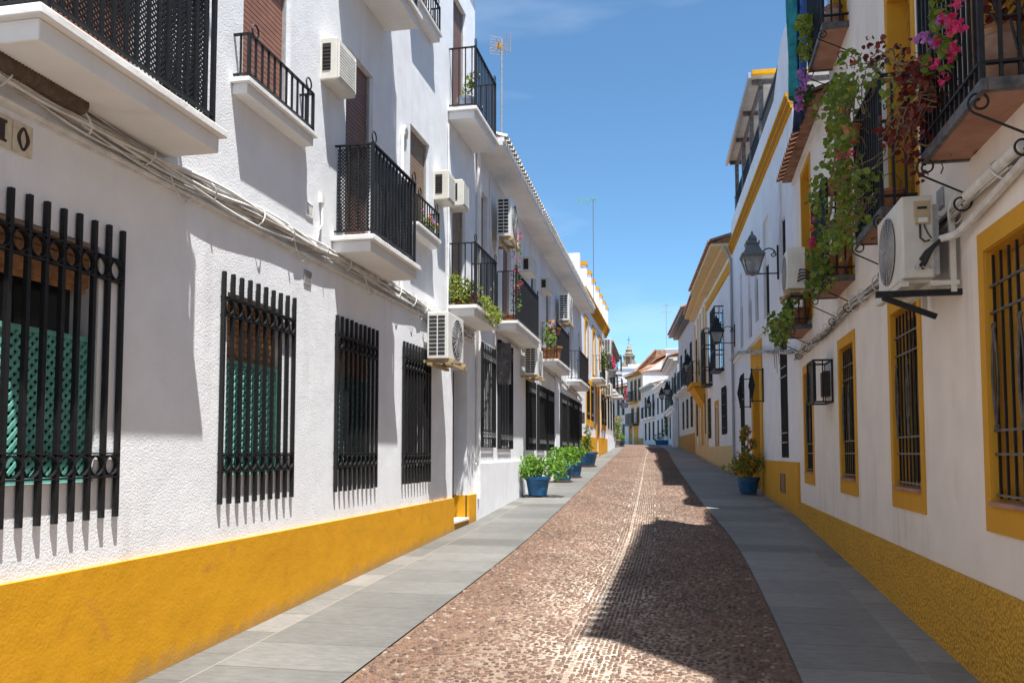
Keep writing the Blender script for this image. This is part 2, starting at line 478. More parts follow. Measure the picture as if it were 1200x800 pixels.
def pebbles(fl, frr, y0=4.2, y1=47.8):
    """river pebbles set on edge, row by row, each a small dome bedded in the mortar"""
    import numpy as np
    g = np.random.default_rng(5)
    du, dv = .036, .052
    P = []; pale = []
    nr = int((y1 - y0) / dv)
    for j in range(nr):
        v = y0 + j * dv
        W = frr(v) - fl(v)
        us = np.arange(.03, W - .02, du)
        band = (us > 1.22) & (us < 1.70)
        off = us - 1.46
        vv = v + (np.arange(len(us)) % 2) * dv * .5 + np.where(band, 0, .24 * np.sin(off * 3.0 + .5 * np.sin(v * .7)))
        uu = us + g.normal(0, .008, len(us)) * np.where(band, .35, 1.) + np.where(band, 0, .02 * np.sin(v * 5.3 + us * 9))
        vv = vv + g.normal(0, .010, len(us)) * np.where(band, .5, 1.)
        keep = (g.random(len(us)) > .03) & (np.abs(us - 1.27) > .009) & (np.abs(us - 1.36) > .006) & (np.abs(us - 1.66) > .009)
        P.append(np.stack([uu[keep], vv[keep], np.zeros(keep.sum())], 1))
    for ur, st in ((1.27, .038), (1.36, .05), (1.66, .038)):
        vs_ = np.arange(y0, y1, st); vs_ = vs_ + g.normal(0, .006, len(vs_))
        k = g.random(len(vs_)) > .08
        P.append(np.stack([np.full(k.sum(), ur) + g.normal(0, .004, k.sum()), vs_[k], np.ones(k.sum())], 1))
    P = np.concatenate(P); n = len(P)
    tab_y = np.linspace(y0 - 1, y1 + 1, 400)
    fx = np.array([fl(y) for y in tab_y]); fz = np.array([gz(y) for y in tab_y])
    X = np.interp(P[:, 1], tab_y, fx) + P[:, 0]; Z = np.interp(P[:, 1], tab_y, fz) + .004
    isp = P[:, 2] > .5
    a = np.where(isp, .0135, g.uniform(.012, .0205, n)); b = np.where(isp, .018, g.uniform(.018, .031, n))
    h = np.where(isp, .007, g.uniform(.006, .014, n)); inb = (P[:, 0] > 1.2) & (P[:, 0] < 1.72)
    yaw = np.where(isp | inb, g.normal(0, .18, n), g.normal(0, .75, n))
    k = 7
    th = np.arange(k) * 2 * np.pi / k
    prof = [(1., -.15), (.93, .45), (.62, .86)]
    V = []
    for r, z in prof:
        wob = 1 + g.normal(0, .05, (n, k))
        lx = a[:, None] * r * np.cos(th)[None] * wob; ly = b[:, None] * r * np.sin(th)[None] * wob
        c, s_ = np.cos(yaw)[:, None], np.sin(yaw)[:, None]
        V.append(np.stack([X[:, None] + lx * c - ly * s_, P[:, 1][:, None] + lx * s_ + ly * c, Z[:, None] + (h * z)[:, None] + 0 * lx], 2))
    top = np.stack([X + g.normal(0, .002, n), P[:, 1], Z + h], 1)[:, None, :]
    V = np.concatenate(V + [top], 1)          # n, 3k+1, 3
    m_ = 3 * k + 1
    quads = [(l * k + i, l * k + (i + 1) % k, (l + 1) * k + (i + 1) % k, (l + 1) * k + i) for l in range(2) for i in range(k)]
    tris = [(2 * k + i, 2 * k + (i + 1) % k, 3 * k) for i in range(k)]
    base = (np.arange(n) * m_)[:, None]
    Q = (base[:, :, None] + np.array(quads)[None]).reshape(n, -1); T = (base[:, :, None] + np.array(tris)[None]).reshape(n, -1)
    loops = np.concatenate([Q, T], 1).reshape(-1)
    sizes = np.tile(np.array([4] * len(quads) + [3] * len(tris)), n)
    starts = np.concatenate([[0], np.cumsum(sizes)[:-1]])
    me = bpy.data.meshes.new('pebbles')
    me.vertices.add(n * m_); me.vertices.foreach_set('co', V.reshape(-1).astype(np.float32))
    me.loops.add(len(loops)); me.loops.foreach_set('vertex_index', loops.astype(np.int32))
    me.polygons.add(len(sizes)); me.polygons.foreach_set('loop_start', starts.astype(np.int32))
    me.materials.append(mat_pebble('brown river pebbles', [(0., (.085, .05, .038)), (.2, (.135, .083, .062)), (.45, (.175, .118, .088)), (.65, (.155, .09, .064)), (.8, (.21, .12, .078)), (.92, (.245, .185, .145)), (1., (.33, .28, .23))], .62))
    me.materials.append(mat_pebble('pale row pebbles', [(0., (.15, .105, .08)), (1., (.38, .325, .265))], .55))
    me.polygons.foreach_set('material_index', np.repeat(isp.astype(np.int32), len(quads) + len(tris)))
    me.update(calc_edges=True); me.validate()
    me.polygons.foreach_set('use_smooth', np.ones(len(sizes), bool))
    o = bpy.data.objects.new('pebbles', me); col.objects.link(o); o['kind'] = 'stuff'
def mat_slabs(name, base, warm):
    m, t = newmat(name)
    uv = t.n('ShaderNodeUVMap').outputs[0]
    sep = t.n('ShaderNodeSeparateXYZ'); t.link(uv, sep.inputs[0])
    U, V = sep.outputs[0], sep.outputs[1]
    c = t.math('GREATER_THAN', U, .40)
    vv = t.math('ADD', t.math('DIVIDE', V, .62), t.math('MULTIPLY', c, .43))
    cell = t.math('FLOOR', vv); fr_ = t.math('FRACT', vv)
    cm = t.n('ShaderNodeCombineXYZ'); t.link(cell, cm.inputs[0]); t.link(c, cm.inputs[1])
    wn = t.n('ShaderNodeTexWhiteNoise', noise_dimensions='2D'); t.link(cm.outputs[0], wn.inputs['Vector'])
    r = wn.outputs['Value']
    g = t.ramp(r, [(0., tuple(x * .78 for x in base)), (.55, base), (.88, tuple(x * 1.1 for x in base)), (1., warm)])
    grain = t.ramp(t.noise(t.mapv(uv, (1, 3.6, 1)), 7, 8, .75), [(.3, .74), (.7, 1.2)])
    g = t.mix(1., g, grain, 'MULTIPLY')
    g = t.mix(1., g, t.ramp(t.noise(uv, 1.1, 5), [(.3, .82), (.7, 1.08)]), 'MULTIPLY')
    speck = t.ramp(t.noise(uv, 160, 2), [(.3, .85), (.7, 1.12)])
    g = t.mix(1., g, speck, 'MULTIPLY')
    v2 = t.n('ShaderNodeTexVoronoi'); v2.inputs['Scale'].default_value = 2.6; t.link(t.mapv(uv, (1, 1, 1), (.3, .2, 0)), v2.inputs['Vector'])
    gum = t.math('LESS_THAN', t.math('ADD', v2.outputs['Distance'], t.math('MULTIPLY', t.noise(uv, 20, 2), .06)), .062)
    g = t.mix(t.math('MULTIPLY', gum, .45), g, (.06, .055, .05))
    g = t.mix(t.math('MULTIPLY', t.ramp(t.noise(uv, 2.2, 6, .7, .8), [(.56, 0.), (.72, 1.)]), .4), g, tuple(x * .55 for x in base))
    jv = t.math('MINIMUM', fr_, t.math('SUBTRACT', 1., fr_))
    ju = t.math('ABSOLUTE', t.math('SUBTRACT', U, .40))
    j1 = t.math('LESS_THAN', jv, .013); j2 = t.math('LESS_THAN', ju, .006)
    g = t.mix(t.math('MULTIPLY', j1, .7), g, tuple(x * .5 for x in base))
    g = t.mix(t.math('MULTIPLY', j2, .6), g, (.30, .275, .235))
    # dust along the foot of the wall
    dust = t.math('MULTIPLY', t.math('SUBTRACT', 1., t.math('DIVIDE', U, .12), clamp=True), t.noise(uv, 5, 4))
    g = t.mix(dust, g, (.28, .24, .18))
    nrm = t.bump(t.math('SUBTRACT', t.noise(uv, 40, 4), t.math('MULTIPLY', t.math('MAXIMUM', j1, j2), 1.5)), .25, .008)
    t.out(g, .7, nrm, spec=.3)
    return m
rl = lambda y: smooth_lerp(ROAD, y, 1); rr = lambda y: smooth_lerp(ROAD, y, 2)
strip('road', rl, rr, .006, mat_road())
pebbles(rl, rr)
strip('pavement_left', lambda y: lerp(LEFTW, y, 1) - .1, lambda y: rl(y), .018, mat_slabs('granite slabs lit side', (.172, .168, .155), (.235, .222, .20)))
strip('pavement_right', lambda y: rr(y), lambda y: lerp(RIGHTW, y, 1) + .1, .018, mat_slabs('granite slabs lightened against shade', (.27, .255, .228), (.32, .30, .265)), flip=True)  # same granite as the left, base lightened and warmed to offset the shade
def ground():
    me = bpy.data.meshes.new('ground'); vs = []; fs = []
    ys = [-400, -60, -14] + list(range(-12, 62, 2)) + [70, 90, 120, 400, 900]
    xs = [-700, -60, -10, 0, 10, 60, 700]
    for y in ys:
        for x in xs: vs.append((x, y, gz(y)))
    k = len(xs)
    for i in range(len(ys) - 1):
        for j in range(k - 1): fs.append((i * k + j, i * k + j + 1, (i + 1) * k + j + 1, (i + 1) * k + j))
    me.from_pydata(vs, [], fs)
    me.materials.append(plain('earth', (.22, .18, .14), .95, .3, .3))
    o = bpy.data.objects.new('ground', me); col.objects.link(o); o['kind'] = 'structure'
ground()

# ------------------------------------------------------------------ reusable pieces
def band_mb(mb, fr, u, z, n0, n1, ro, ri, k=16):
    """a flat iron hoop standing square to the wall"""
    vs = []
    for i in range(k):
        t = 2 * math.pi * i / k; c, s_ = math.cos(t), math.sin(t)
        vs += [fr(u + ro * c, n0, z + ro * s_), fr(u + ro * c, n1, z + ro * s_), fr(u + ri * c, n1, z + ri * s_), fr(u + ri * c, n0, z + ri * s_)]
    fs = []
    for i in range(k):
        j = (i + 1) % k
        for q in range(4): fs.append((i * 4 + q, i * 4 + (q + 1) % 4, j * 4 + (q + 1) % 4, j * 4 + q))
    mb.add(vs, fs)
def grille_left(win, fr, u0, u1, z0, z1, bars, n=.026, th=.027, mat=IRON, rings=True, rails=(2.825, 2.69, 1.645, 1.505)):
    mb = MB()
    for i in range(bars):
        u = u0 + th / 2 + (u1 - u0 - th) * i / (bars - 1)
        mb.box(fr, u - th / 2, u + th / 2, n - .014, n + .014, z0 + rnd.uniform(-.004, .004), z1 + rnd.uniform(-.005, .005))
    for z in rails:
        mb.box(fr, u0 + .004, u1 - .004, n - .017, n + .017, z - .005, z + .005)
        for u in (u0 + th / 2, u1 - th / 2):
            mb.box(fr, u - .006, u + .006, -.02, n - .014, z - .0045, z + .0045)
    g = build('grille', mb, mat, win)
    if rings:
        du = (u1 - u0 - th) / (bars - 1)
        for za, zb in ((rails[0], rails[1]), (rails[2], rails[3])):
            mr = MB()
            for i in range(bars - 1):
                u = u0 + th / 2 + du * (i + .5); R_ = min((du - .004) * .5, (za - zb - .012) * .5)
                band_mb(mr, fr, u, (za + zb) / 2, n - .016, n + .018, R_, R_ - .007)
            build('ring_band', mr, mat, win)
def glazing(house, fr, u0, u1, z0, z1, dep, mat=GLASS_D, name='window', framew=.05, fmat=None):
    w = build(name, MB().box(fr, u0, u1, -dep - .02, -dep + .004, z0, z1), mat, house)
    if fmat:
        m2 = frame_mb(fr, u0, u1, z0, z1, framew, -dep + .004, -dep + .035)
        m2.box(fr, (u0 + u1) / 2 - framew * .4, (u0 + u1) / 2 + framew * .4, -dep + .004, -dep + .033, z0 + framew, z1 - framew)
        build('window_frame', m2, fmat, w)
    return w
def roller(house, fr, u0, u1, z0, z1, dep, mat, name='shutter', h=.05):
    return build(name, slats_mb(fr, u0, u1, -dep + .012, z0, z1, h), mat, house)
def circ(fr, u, n, z, e, R_, r, mb, k=12):
    mb.ring(fr(u, n, z), e, (0, 0, 1), R_, r, k, 5)

def balcony_left(house, fr, u0, u1, zf, out=.40, hr=.93, mesh=True, matr=IRON, spacing=.095, slab_mat=TRIM, mirror_end=True):
    s = MB()
    s.box(fr, u0 - .09, u1 + .12, 0, out + .045, zf - .055, zf)
    s.box(fr, u0 - .05, u1 + .08, 0, out + .005, zf - .165, zf - .055)
    b = build('balcony', s, slab_mat, house, bevel=.008)
    rl_ = MB()
    e1 = fr(1, 0, 0) - fr(0, 0, 0); en = fr(0, 1, 0) - fr(0, 0, 0)
    zt = zf + hr; zb = zf + .06
    for u in (u0, u1):
        rl_.bar(fr(u, 0, zt), fr(u, out, zt), .035, .014); rl_.bar(fr(u, 0, zb), fr(u, out, zb), .03, .014)
        k = max(2, int(out / spacing))
        for i in range(k):
            n = out * (i + .5) / k
            rl_.box(fr, u - .007, u + .007, n - .008, n + .008, zb, zt)
        rl_.box(fr, u - .014, u + .014, out - .014, out + .014, zf, zt + .02)
    rl_.bar(fr(u0, out, zt), fr(u1, out, zt), .04, .016); rl_.bar(fr(u0, out, zb), fr(u1, out, zb), .03, .014)
    k = int((u1 - u0) / spacing)
    for i in range(1, k):
        u = u0 + (u1 - u0) * i / k
        rl_.box(fr, u - .012, u + .012, out - .007, out + .007, zb, zt)
    build('railing', rl_, matr, b)
    for u in (u0 + .03, u1 - .03): build('scroll_finial', MB().ring(fr(u, out, zt + .075), e1, (0, 0, 1), .055, .008, 14, 5), matr, b, smooth=True)
    if mesh:
        lm = lattice_mb(fr, u0 + .02, u1 - .02, out - .03, zb, zt - .02, .026, .011, .004)
        fe = lambda uu: (lambda a, n, z: fr(uu + n, a, z))
        lm2 = lattice_mb(fe(u0 + .02), .02, out - .04, 0, zb, zt - .02, .026, .011, .004)
        lm3 = lattice_mb(fe(u1 - .02), .02, out - .04, 0, zb, zt - .02, .026, .011, .004)
        lm.add(lm2.v, lm2.f); lm.add(lm3.v, lm3.f)
        build('lattice_panel', lm, matr, b)
    return b
def sill_balcony(house, fr, u0, u1, z, out=.13, hr=.36, matr=IRON):
    s = MB(); s.box(fr, u0, u1, 0, out + .03, z - .04, z); s.box(fr, u0 + .03, u1 - .03, 0, out, z - .12, z - .04)
    b = build('window_ledge', s, TRIM, house, bevel=.006)
    m = MB(); zt = z + hr; e1 = fr(1, 0, 0) - fr(0, 0, 0)
    a, c = u0 + .05, u1 - .05
    m.bar(fr(a, out, zt), fr(c, out, zt), .03, .012); m.bar(fr(a, out, z + .04), fr(c, out, z + .04), .025, .012)
    for u in (a, c):
        m.bar(fr(u, -.02, zt), fr(u, out, zt), .03, .012); m.bar(fr(u, -.02, z + .04), fr(u, out, z + .04), .025, .012)
        m.box(fr, u - .012, u + .012, out - .012, out + .012, z, zt)
        m.box(fr, u - .007, u + .007, out * .45 - .007, out * .45 + .007, z + .04, zt)
    k = int((c - a) / .1)
    for i in range(1, k):
        u = a + (c - a) * i / k; m.box(fr, u - .011, u + .011, out - .006, out + .006, z + .04, zt)
    for u in (a + .09, c - .09): m.ring(fr(u, out, zt + .06), e1, (0, 0, 1), .05, .008, 14, 5)
    build('railing', m, matr, b)
    return b

def wall_ac(fr, u0, u1, z0, z1, out, label, group, mat=CASING):
    """box air conditioner built through a wall"""
    t = empty('air_conditioner', fr((u0 + u1) / 2, 0, z0), label, 'air conditioner', group)
    build('casing', MB().box(fr, u0, u1, -.12, out, z0, z1), mat, t, bevel=.012)
    for uu, s_ in ((u0, -1), (u1, 1)):  # louvred ends
        m = MB(); m.box(fr, uu + min(0, s_ * .004), uu + max(0, s_ * .004), out * .12, out * .62, z0 + (z1 - z0) * .22, z1 - .06)
        build('vent_panel', m, DARK, t)
    m = MB()
    zz = z0 + .05
    while zz < z1 - .04:
        m.box(fr, u0 + .04, u1 - .04, out, out + .012, zz, zz + .014); zz += .03
    m.box(fr, u0 + .03, u0 + .04, out, out + .014, z0 + .03, z1 - .03); m.box(fr, u1 - .04, u1 - .03, out, out + .014, z0 + .03, z1 - .03)
    build('front_grille', m, CASING_W, t)
    for uu, s_ in ((u0, -1), (u1, 1)):
        m = MB()
        for i in range(7):
            z = z0 + (z1 - z0) * .25 + i * (z1 - z0) * .085
            m.box(fr, uu + min(0, s_ * .009), uu + max(0, s_ * .009), out * .14, out * .60, z, z + .008)
        build('side_louvre', m, WOOD_D, t)
    return t
def outdoor_ac(fr, u0, u1, n0, n1, z0, z1, label, group, mat=CASING_W, grid=True, bracket=WOOD_P, btype='shelf'):
    t = empty('air_conditioner', fr((u0 + u1) / 2, (n0 + n1) / 2, z0), label, 'air conditioner', group)
    build('casing', MB().box(fr, u0, u1, n0, n1, z0, z1), mat, t, bevel=.012)
    e1 = fr(1, 0, 0) - fr(0, 0, 0)
    m = MB(); cu = u0 + (u1 - u0) * .56; cz = (z0 + z1) / 2; R_ = (z1 - z0) * .42
    for k in range(1, 8): m.ring(fr(cu, n1 + .008, cz), e1, (0, 0, 1), R_ * k / 7, .004, 24, 4)
    for k in range(10):
        a = math.pi * k / 10
        m.bar(fr(cu - R_ * math.cos(a), n1 + .01, cz - R_ * math.sin(a)), fr(cu + R_ * math.cos(a), n1 + .01, cz + R_ * math.sin(a)), .005)
    build('fan_grille', m, GREYP, t)
    build('fan_opening_shade', MB().lathe((0, 0, 0), [(R_, 0), (R_, .01)], 28) if 0 else disc(fr, cu, n1, cz, R_), DARK, t)
    if grid:  # coil intake on the casing end, its slots' shade laid on as black boxes
        m = MB(); rows = 10
        h = (z1 - z0) * .86 / rows
        for i in range(rows):
            za = z0 + (z1 - z0) * .07 + i * h
            for (a, b) in ((.10, .46), (.52, .84)):
                m.box(fr, u0 - .004, u0 + .01, n0 + (n1 - n0) * a, n0 + (n1 - n0) * b, za + h * .22, za + h * .86)
        build('coil_intake', m, DARK, t)
    for u in (u0 + .08, u1 - .08):
        m = MB(); m.box(fr, u - .025, u + .025, 0, n1 + .05, z0 - .05, z0 - .004)
        build('bracket', m, bracket, t)
    m = MB()
    if btype == 'shelf':
        m.box(fr, u0 - .05, u1 + .04, n1 - .02, n1 + .03, z0 - .09, z0 - .052)
        m.box(fr, u0 - .05, u1 + .04, n0 + .02, n0 + .07, z0 - .09, z0 - .052)
    build('shelf', m, bracket, t)
    return t
def disc(fr, u, n, z, R_):
    mb = MB(); k = 26
    mb.prism([fr(u + R_ * math.cos(2 * math.pi * i / k), n + .001, z + R_ * math.sin(2 * math.pi * i / k)) for i in range(k)], fr(0, .003, 0) - fr(0, 0, 0))
    return mb

def leaf(mb, p, size, r=rnd, up=.5, round_=False):
    n = Vector((r.gauss(0, 1), r.gauss(0, 1), r.gauss(0, 1) + up)).normalized()
    a = n.cross(Vector((r.gauss(0, 1), r.gauss(0, 1), r.gauss(0, 1)))).normalized()
    b = n.cross(a)
    s = size * r.uniform(.6, 1.25)
    p = Vector(p)
    if round_:
        vs = [p + (a * math.cos(t) + b * math.sin(t)) * s * .5 * (1 + .12 * math.sin(3 * t)) + n * (s * .12 * abs(math.sin(t))) for t in [i * math.pi / 3.5 for i in range(7)]]
        mb.add(vs, [tuple(range(7))])
    else:
        vs = [p - a * s * .5, p + b * s * .28 - n * s * .05, p + a * s * .55 - n * s * .12, p - b * s * .28 - n * s * .05, p + n * s * .05]
        mb.add(vs, [(0, 1, 4), (1, 2, 4), (2, 3, 4), (3, 0, 4)])
def foliage(clumps, per, size, round_=False, r=rnd):
    """clumps: (centre, radius) - leaves spread mostly over the outer shell of each clump"""
    mb = MB()
    for c, rad in clumps:
        c = Vector(c)
        rad = rad if isinstance(rad, (tuple, list)) else (rad, rad, rad)
        for _ in range(per):
            d = Vector((r.gauss(0, 1), r.gauss(0, 1), r.gauss(0, 1))).normalized() * r.uniform(.35, 1.) ** .5
            leaf(mb, c + Vector((d.x * rad[0], d.y * rad[1], d.z * rad[2])), size, r, round_=round_)
    return mb
def bloom(mb, p, R_, n=14, r=rnd, size=None):
    for _ in range(n):
        d = Vector((r.gauss(0, 1), r.gauss(0, 1), r.gauss(0, 1))).normalized() * R_ * r.uniform(.6, 1)
        leaf(mb, Vector(p) + d, size or R_ * .8, r, round_=True)

def scroll_bracket(name, fr, u, n_out, z_top, drop, mat, parent, r=.0065):
    """S scroll in the plane square to the wall: a curl under the slab edge, a straight run, a curl by the wall"""
    Ra, Rb = .06, .062
    c1 = Vector((-(n_out - Ra), z_top - Ra * .6)); c2 = Vector((-(Rb + .008), z_top - drop + Rb))
    d = c2 - c1
    th = math.atan2(d.y, d.x) - math.acos(min(1, (Ra + Rb) / d.length))
    pts = []
    for i in range(26):
        f = i / 25; a = th - R(520) * (1 - f); q = Ra * (.22 + .78 * f ** .8); pts.append(c1 + Vector((math.cos(a), math.sin(a))) * q)
    for i in range(26):
        f = i / 25; a = th + math.pi - R(520) * f; q = Rb * (1 - .78 * f ** 1.2); pts.append(c2 + Vector((math.cos(a), math.sin(a))) * q)
    mb = MB().tube([fr(u, -p.x, p.y) for p in pts], r, 6)
    return build(name, mb, mat, parent, smooth=True)
def balcony_right(house, fr, u0, u1, zf, out=.27, hr=1.05, brackets=True, spacing=.085, slab=SOFFIT, drop=.34):
    b = build('balcony', MB().box(fr, u0, u1, 0, out - .02, zf - .05, zf - .002), slab, house)
    m = MB()
    m.box(fr, u0 - .02, u1 + .02, out - .02, out + .012, zf - .06, zf + .005)
    for u in (u0, u1): m.box(fr, u - .02, u + .02, 0, out - .021, zf - .06, zf + .005)
    build('slab_edge', m, IRON_W, b, bevel=.004)
    m = MB(); zt = zf + hr; zb = zf + .09
    m.bar(fr(u0, out, zt), fr(u1, out, zt), .045, .018); m.bar(fr(u0, out, zb), fr(u1, out, zb), .035, .014)
    k = int((u1 - u0) / spacing)
    for i in range(k + 1):
        u = u0 + (u1 - u0) * i / k
        m.box(fr, u - .009, u + .009, out - .009, out + .009, zf, zt)
    for u in (u0, u1):
        m.bar(fr(u, 0, zt), fr(u, out, zt), .04, .018); m.bar(fr(u, 0, zb), fr(u, out, zb), .035, .014)
        for n in (out * .33, out * .66): m.box(fr, u - .009, u + .009, n - .009, n + .009, zf, zt)
        m.box(fr, u - .014, u + .014, out - .014, out + .014, zf, zt + .03)
    build('railing', m, IRON, b)
    if brackets:
        for u in (u0 + .05, u1 - .05): scroll_bracket('scroll_bracket', fr, u, out + .06, zf - .06, drop, IRON, b)
    return b
def window_right(house, fr, u0, u1, z0=1.18, z1=2.98, fw=.10, bot=.16, inner='dark', deco=True, bars=8):
    """ochre surround, recessed window with a flush iron grille"""
    o = (u0 + fw, u1 - fw, z0 + bot, z1 - fw - .02)
    s = MB(); t = .012
    s.box(fr, u0, o[0], 0, t, z0, z1); s.box(fr, o[1], u1, 0, t, z0, z1)
    s.box(fr, o[0], o[1], 0, t, o[3], z1); s.box(fr, o[0], o[1], 0, t, z0, o[2])
    # painted reveal lining
    s.box(fr, o[0], o[0] + .006, -.15, 0, o[2], o[3]); s.box(fr, o[1] - .006, o[1], -.15, 0, o[2], o[3])
    s.box(fr, o[0] + .006, o[1] - .006, -.15, 0, o[3] - .006, o[3])
    w = glazing(house, fr, o[0], o[1], o[2], o[3], .16)
    build('surround', s, OCHRE_S, w)
    build('sill', MB().box(fr, o[0] + .008, o[1] - .008, -.15, .03, o[2] - .004, o[2] + .022), SOFFIT, w)
    if inner == 'ochre':
        m = MB(); k = 7
        for i in range(k):
            a = o[0] + .02 + (o[1] - o[0] - .04) * i / k; b = o[0] + .02 + (o[1] - o[0] - .04) * (i + 1) / k - .022
            m.box(fr, a, b, -.152, -.13, o[2] + .02, o[3] - .02)
        build('shutter', m, SH_OCH, w)
    else:
        build('window_frame', frame_mb(fr, o[0] + .008, o[1] - .008, o[2] + .02, o[3] - .008, .05, -.154, -.12), SH_OCH if inner == 'frame' else WOOD_D, w)
    m = MB(); n = -.035
    for i in range(bars):
        u = o[0] + .03 + (o[1] - o[0] - .06) * i / (bars - 1)
        m.box(fr, u - .007, u + .007, n - .007, n + .007, o[2] + .04, o[3] - .03)
    build('grille', m, IRON, w)
    for z in (o[2] + .06, o[2] + .30, o[2] + .44, o[3] - .22, o[3] - .38):
        build('grille_rail', MB().box(fr, o[0], o[1], n + .008, n + .02, z - .007, z + .007), IRON_W, w)
    if deco:
        m = MB(); zc = (o[2] + o[3]) / 2
        for uc in (o[0] + .06, (o[0] + o[1]) / 2, o[1] - .06):
            for sg in (-1, 1):
                pts = [fr(uc + sg * .045 * math.sin(math.pi * i / 12) * (1 if abs(i - 6) < 6 else 1), n + .02, zc - .3 + .6 * i / 12) for i in range(13)]
                m.tube(pts, .008, 5)
                for zz in (zc - .3, zc + .3):
                    m.ring(fr(uc + sg * .016, n + .02, zz), fr(1, 0, 0) - fr(0, 0, 0), (0, 0, 1), .016, .006, 10, 4)
        build('grille_ornament', m, IRON_W, w, smooth=True)
    return (o[0], o[1], o[2], o[3], .2)
# ------------------------------------------------------------------ left: the long white house with ochre plinth
L1 = Fr((-3.45, 0), (-3.45, 1), 'L')          # u equals distance along the street
H = empty('town_house', L1(3, 0, .1), 'three storey white stucco house with deep yellow plinth and black grilles, nearest on the left', 'house')
PW = {'grilles': [(3.46, 4.635, 3.56, 4.45, 2.33), (5.79, 6.99, 5.9, 6.80, 2.37), (7.91, 9.05, 8.02, 8.88, 2.42), (9.95, 11.06, 10.06, 10.92, 2.3)]}
ops = []
for k, (g0, g1, o0, o1, zl) in enumerate(PW['grilles']): ops.append((o0, o1, 1.48, 2.88, .2))
ops.append((1.5, 2.4, 1.48, 2.88, .2))
doors_up = [(4.0, 4.8, 3.8, 5.9), (8.13, 8.9, 3.8, 5.88), (12.2, 12.95, 3.8, 5.5), (12.2, 12.95, 6.75, 8.7), (8.13, 8.9, 6.75, 8.8), (4.0, 4.8, 6.75, 8.8)]
wins_up = [(6.05, 6.87, 4.56, 5.9), (10.21, 11.03, 4.54, 5.86), (10.21, 11.03, 7.45, 8.8), (6.05, 6.87, 7.45, 8.8)]
for d in doors_up + wins_up: ops.append((*d, .13))
ops.append((12.26, 13.1, .45, 2.95, .26))
build('wall', wall_mb(L1, -7, 13.55, -.7, 10.2, ops), WHITE_A, H)
build('house_volume', house_body(L1, -7, 13.55, -.7, 10.2), WHITE_B, H)
m = MB(); m.box(L1, -7, 12.26, -.02, .03, -.7, .98); m.box(L1, 13.1, 13.552, -.02, .045, -.7, .98)
build('plinth', m, OCHRE, H, smooth=True)
m = MB(); m.box(L1, 13.088, 13.1, -.26, -.021, .45, .98); m.box(L1, 12.26, 12.272, -.26, -.021, .45, .98); m.box(L1, 12.272, 13.088, -.26, .03, .3, .60)
build('doorstep', m, OCHRE, H)
build('step_slab', MB().box(L1, 12.275, 13.085, -.25, .05, .602, .632), TRIM, H)
m = MB(); m.box(L1, 12.26, 13.1, -.27, -.24, .632, 2.95)
dr = build('door', m, IRON, H)
m = frame_mb(L1, 12.28, 13.08, .64, 2.93, .06, -.238, -.21)
for z in (1.5, 1.95, 2.45): m.box(L1, 12.34, 13.02, -.238, -.215, z, z + .05)
for u in (12.5, 12.68, 12.86): m.box(L1, u, u + .02, -.238, -.22, 1.55, 2.87)
build('door_grille', m, IRON_W, dr)
# roof edge
build('roof', MB().box(L1, -7.1, 13.6, -6.1, .25, 10.2, 10.34), TILE, H)
for k, (g0, g1, o0, o1, zl) in enumerate(PW['grilles']):
    w = glazing(H, L1, o0, o1, 1.48, 2.88, .2)
    if k < 3:
        build('shutter', slats_mb(L1, o0, o1, -.07, zl if k else 2.60, 2.88, .052 if k else .085, .014), WOOD, w)
    if k == 0:
        # only the head of the blind hangs down here
        pass
    if k < 3:
        lm = lattice_mb(L1, o0 + .02, o1 - .02, -.05, 1.5, zl - .02, .042, .021, .006)
        lm.add(frame_mb(L1, o0, o1, 1.48, zl, .03, -.065, -.035).v, frame_mb(L1, o0, o1, 1.48, zl, .03, -.065, -.035).f)
        build('lattice_screen', lm, GREEN_L if k < 2 else GREEN_L2, w)
    else:
        build('shutter', slats_mb(L1, o0, o1, -.13, 1.48, 2.88, .05, .014), WOOD_D, w)
    grille_left(w, L1, g0, g1, 1.262, 3.02, 10)
w = glazing(H, L1, 1.5, 2.4, 1.48, 2.88, .2); grille_left(w, L1, 1.38, 2.52, 1.27, 3.0, 10)
for k, (a, b, c, d) in enumerate(doors_up + wins_up):
    mt = [SH_RED, SH_BRN, SH_TAN, SH_BRN, SH_BRN, SH_RED, SH_RED, SH_TAN, SH_TAN, SH_RED][k]
    low = 4.42 if k == 2 else c + .01
    w = glazing(H, L1, a, b, c, d, .125, fmat=SH_TAN if k == 2 else None)
    build('roller_shutter', slats_mb(L1, a + .03, b - .03, -.07, low, d, .046, .012), mt, w)
    for q in (a, b - .03): build('shutter_rail', MB().box(L1, q, q + .03, -.11, -.045, c, d), GREYP, w)
balcony_left(H, L1, 3.5, 4.98, 3.80)
balcony_left(H, L1, 7.88, 9.20, 3.79)
balcony_left(H, L1, 12.02, 13.40, 3.80, mesh=False)
balcony_left(H, L1, 12.0, 13.34, 6.75, mesh=False)
balcony_left(H, L1, 7.88, 9.20, 6.76)
balcony_left(H, L1, 3.5, 4.98, 6.76)
sill_balcony(H, L1, 5.87, 7.12, 4.55)
sill_balcony(H, L1, 10.08, 11.1, 4.54)
sill_balcony(H, L1, 10.08, 11.1, 7.44)
sill_balcony(H, L1, 5.87, 7.12, 7.44)
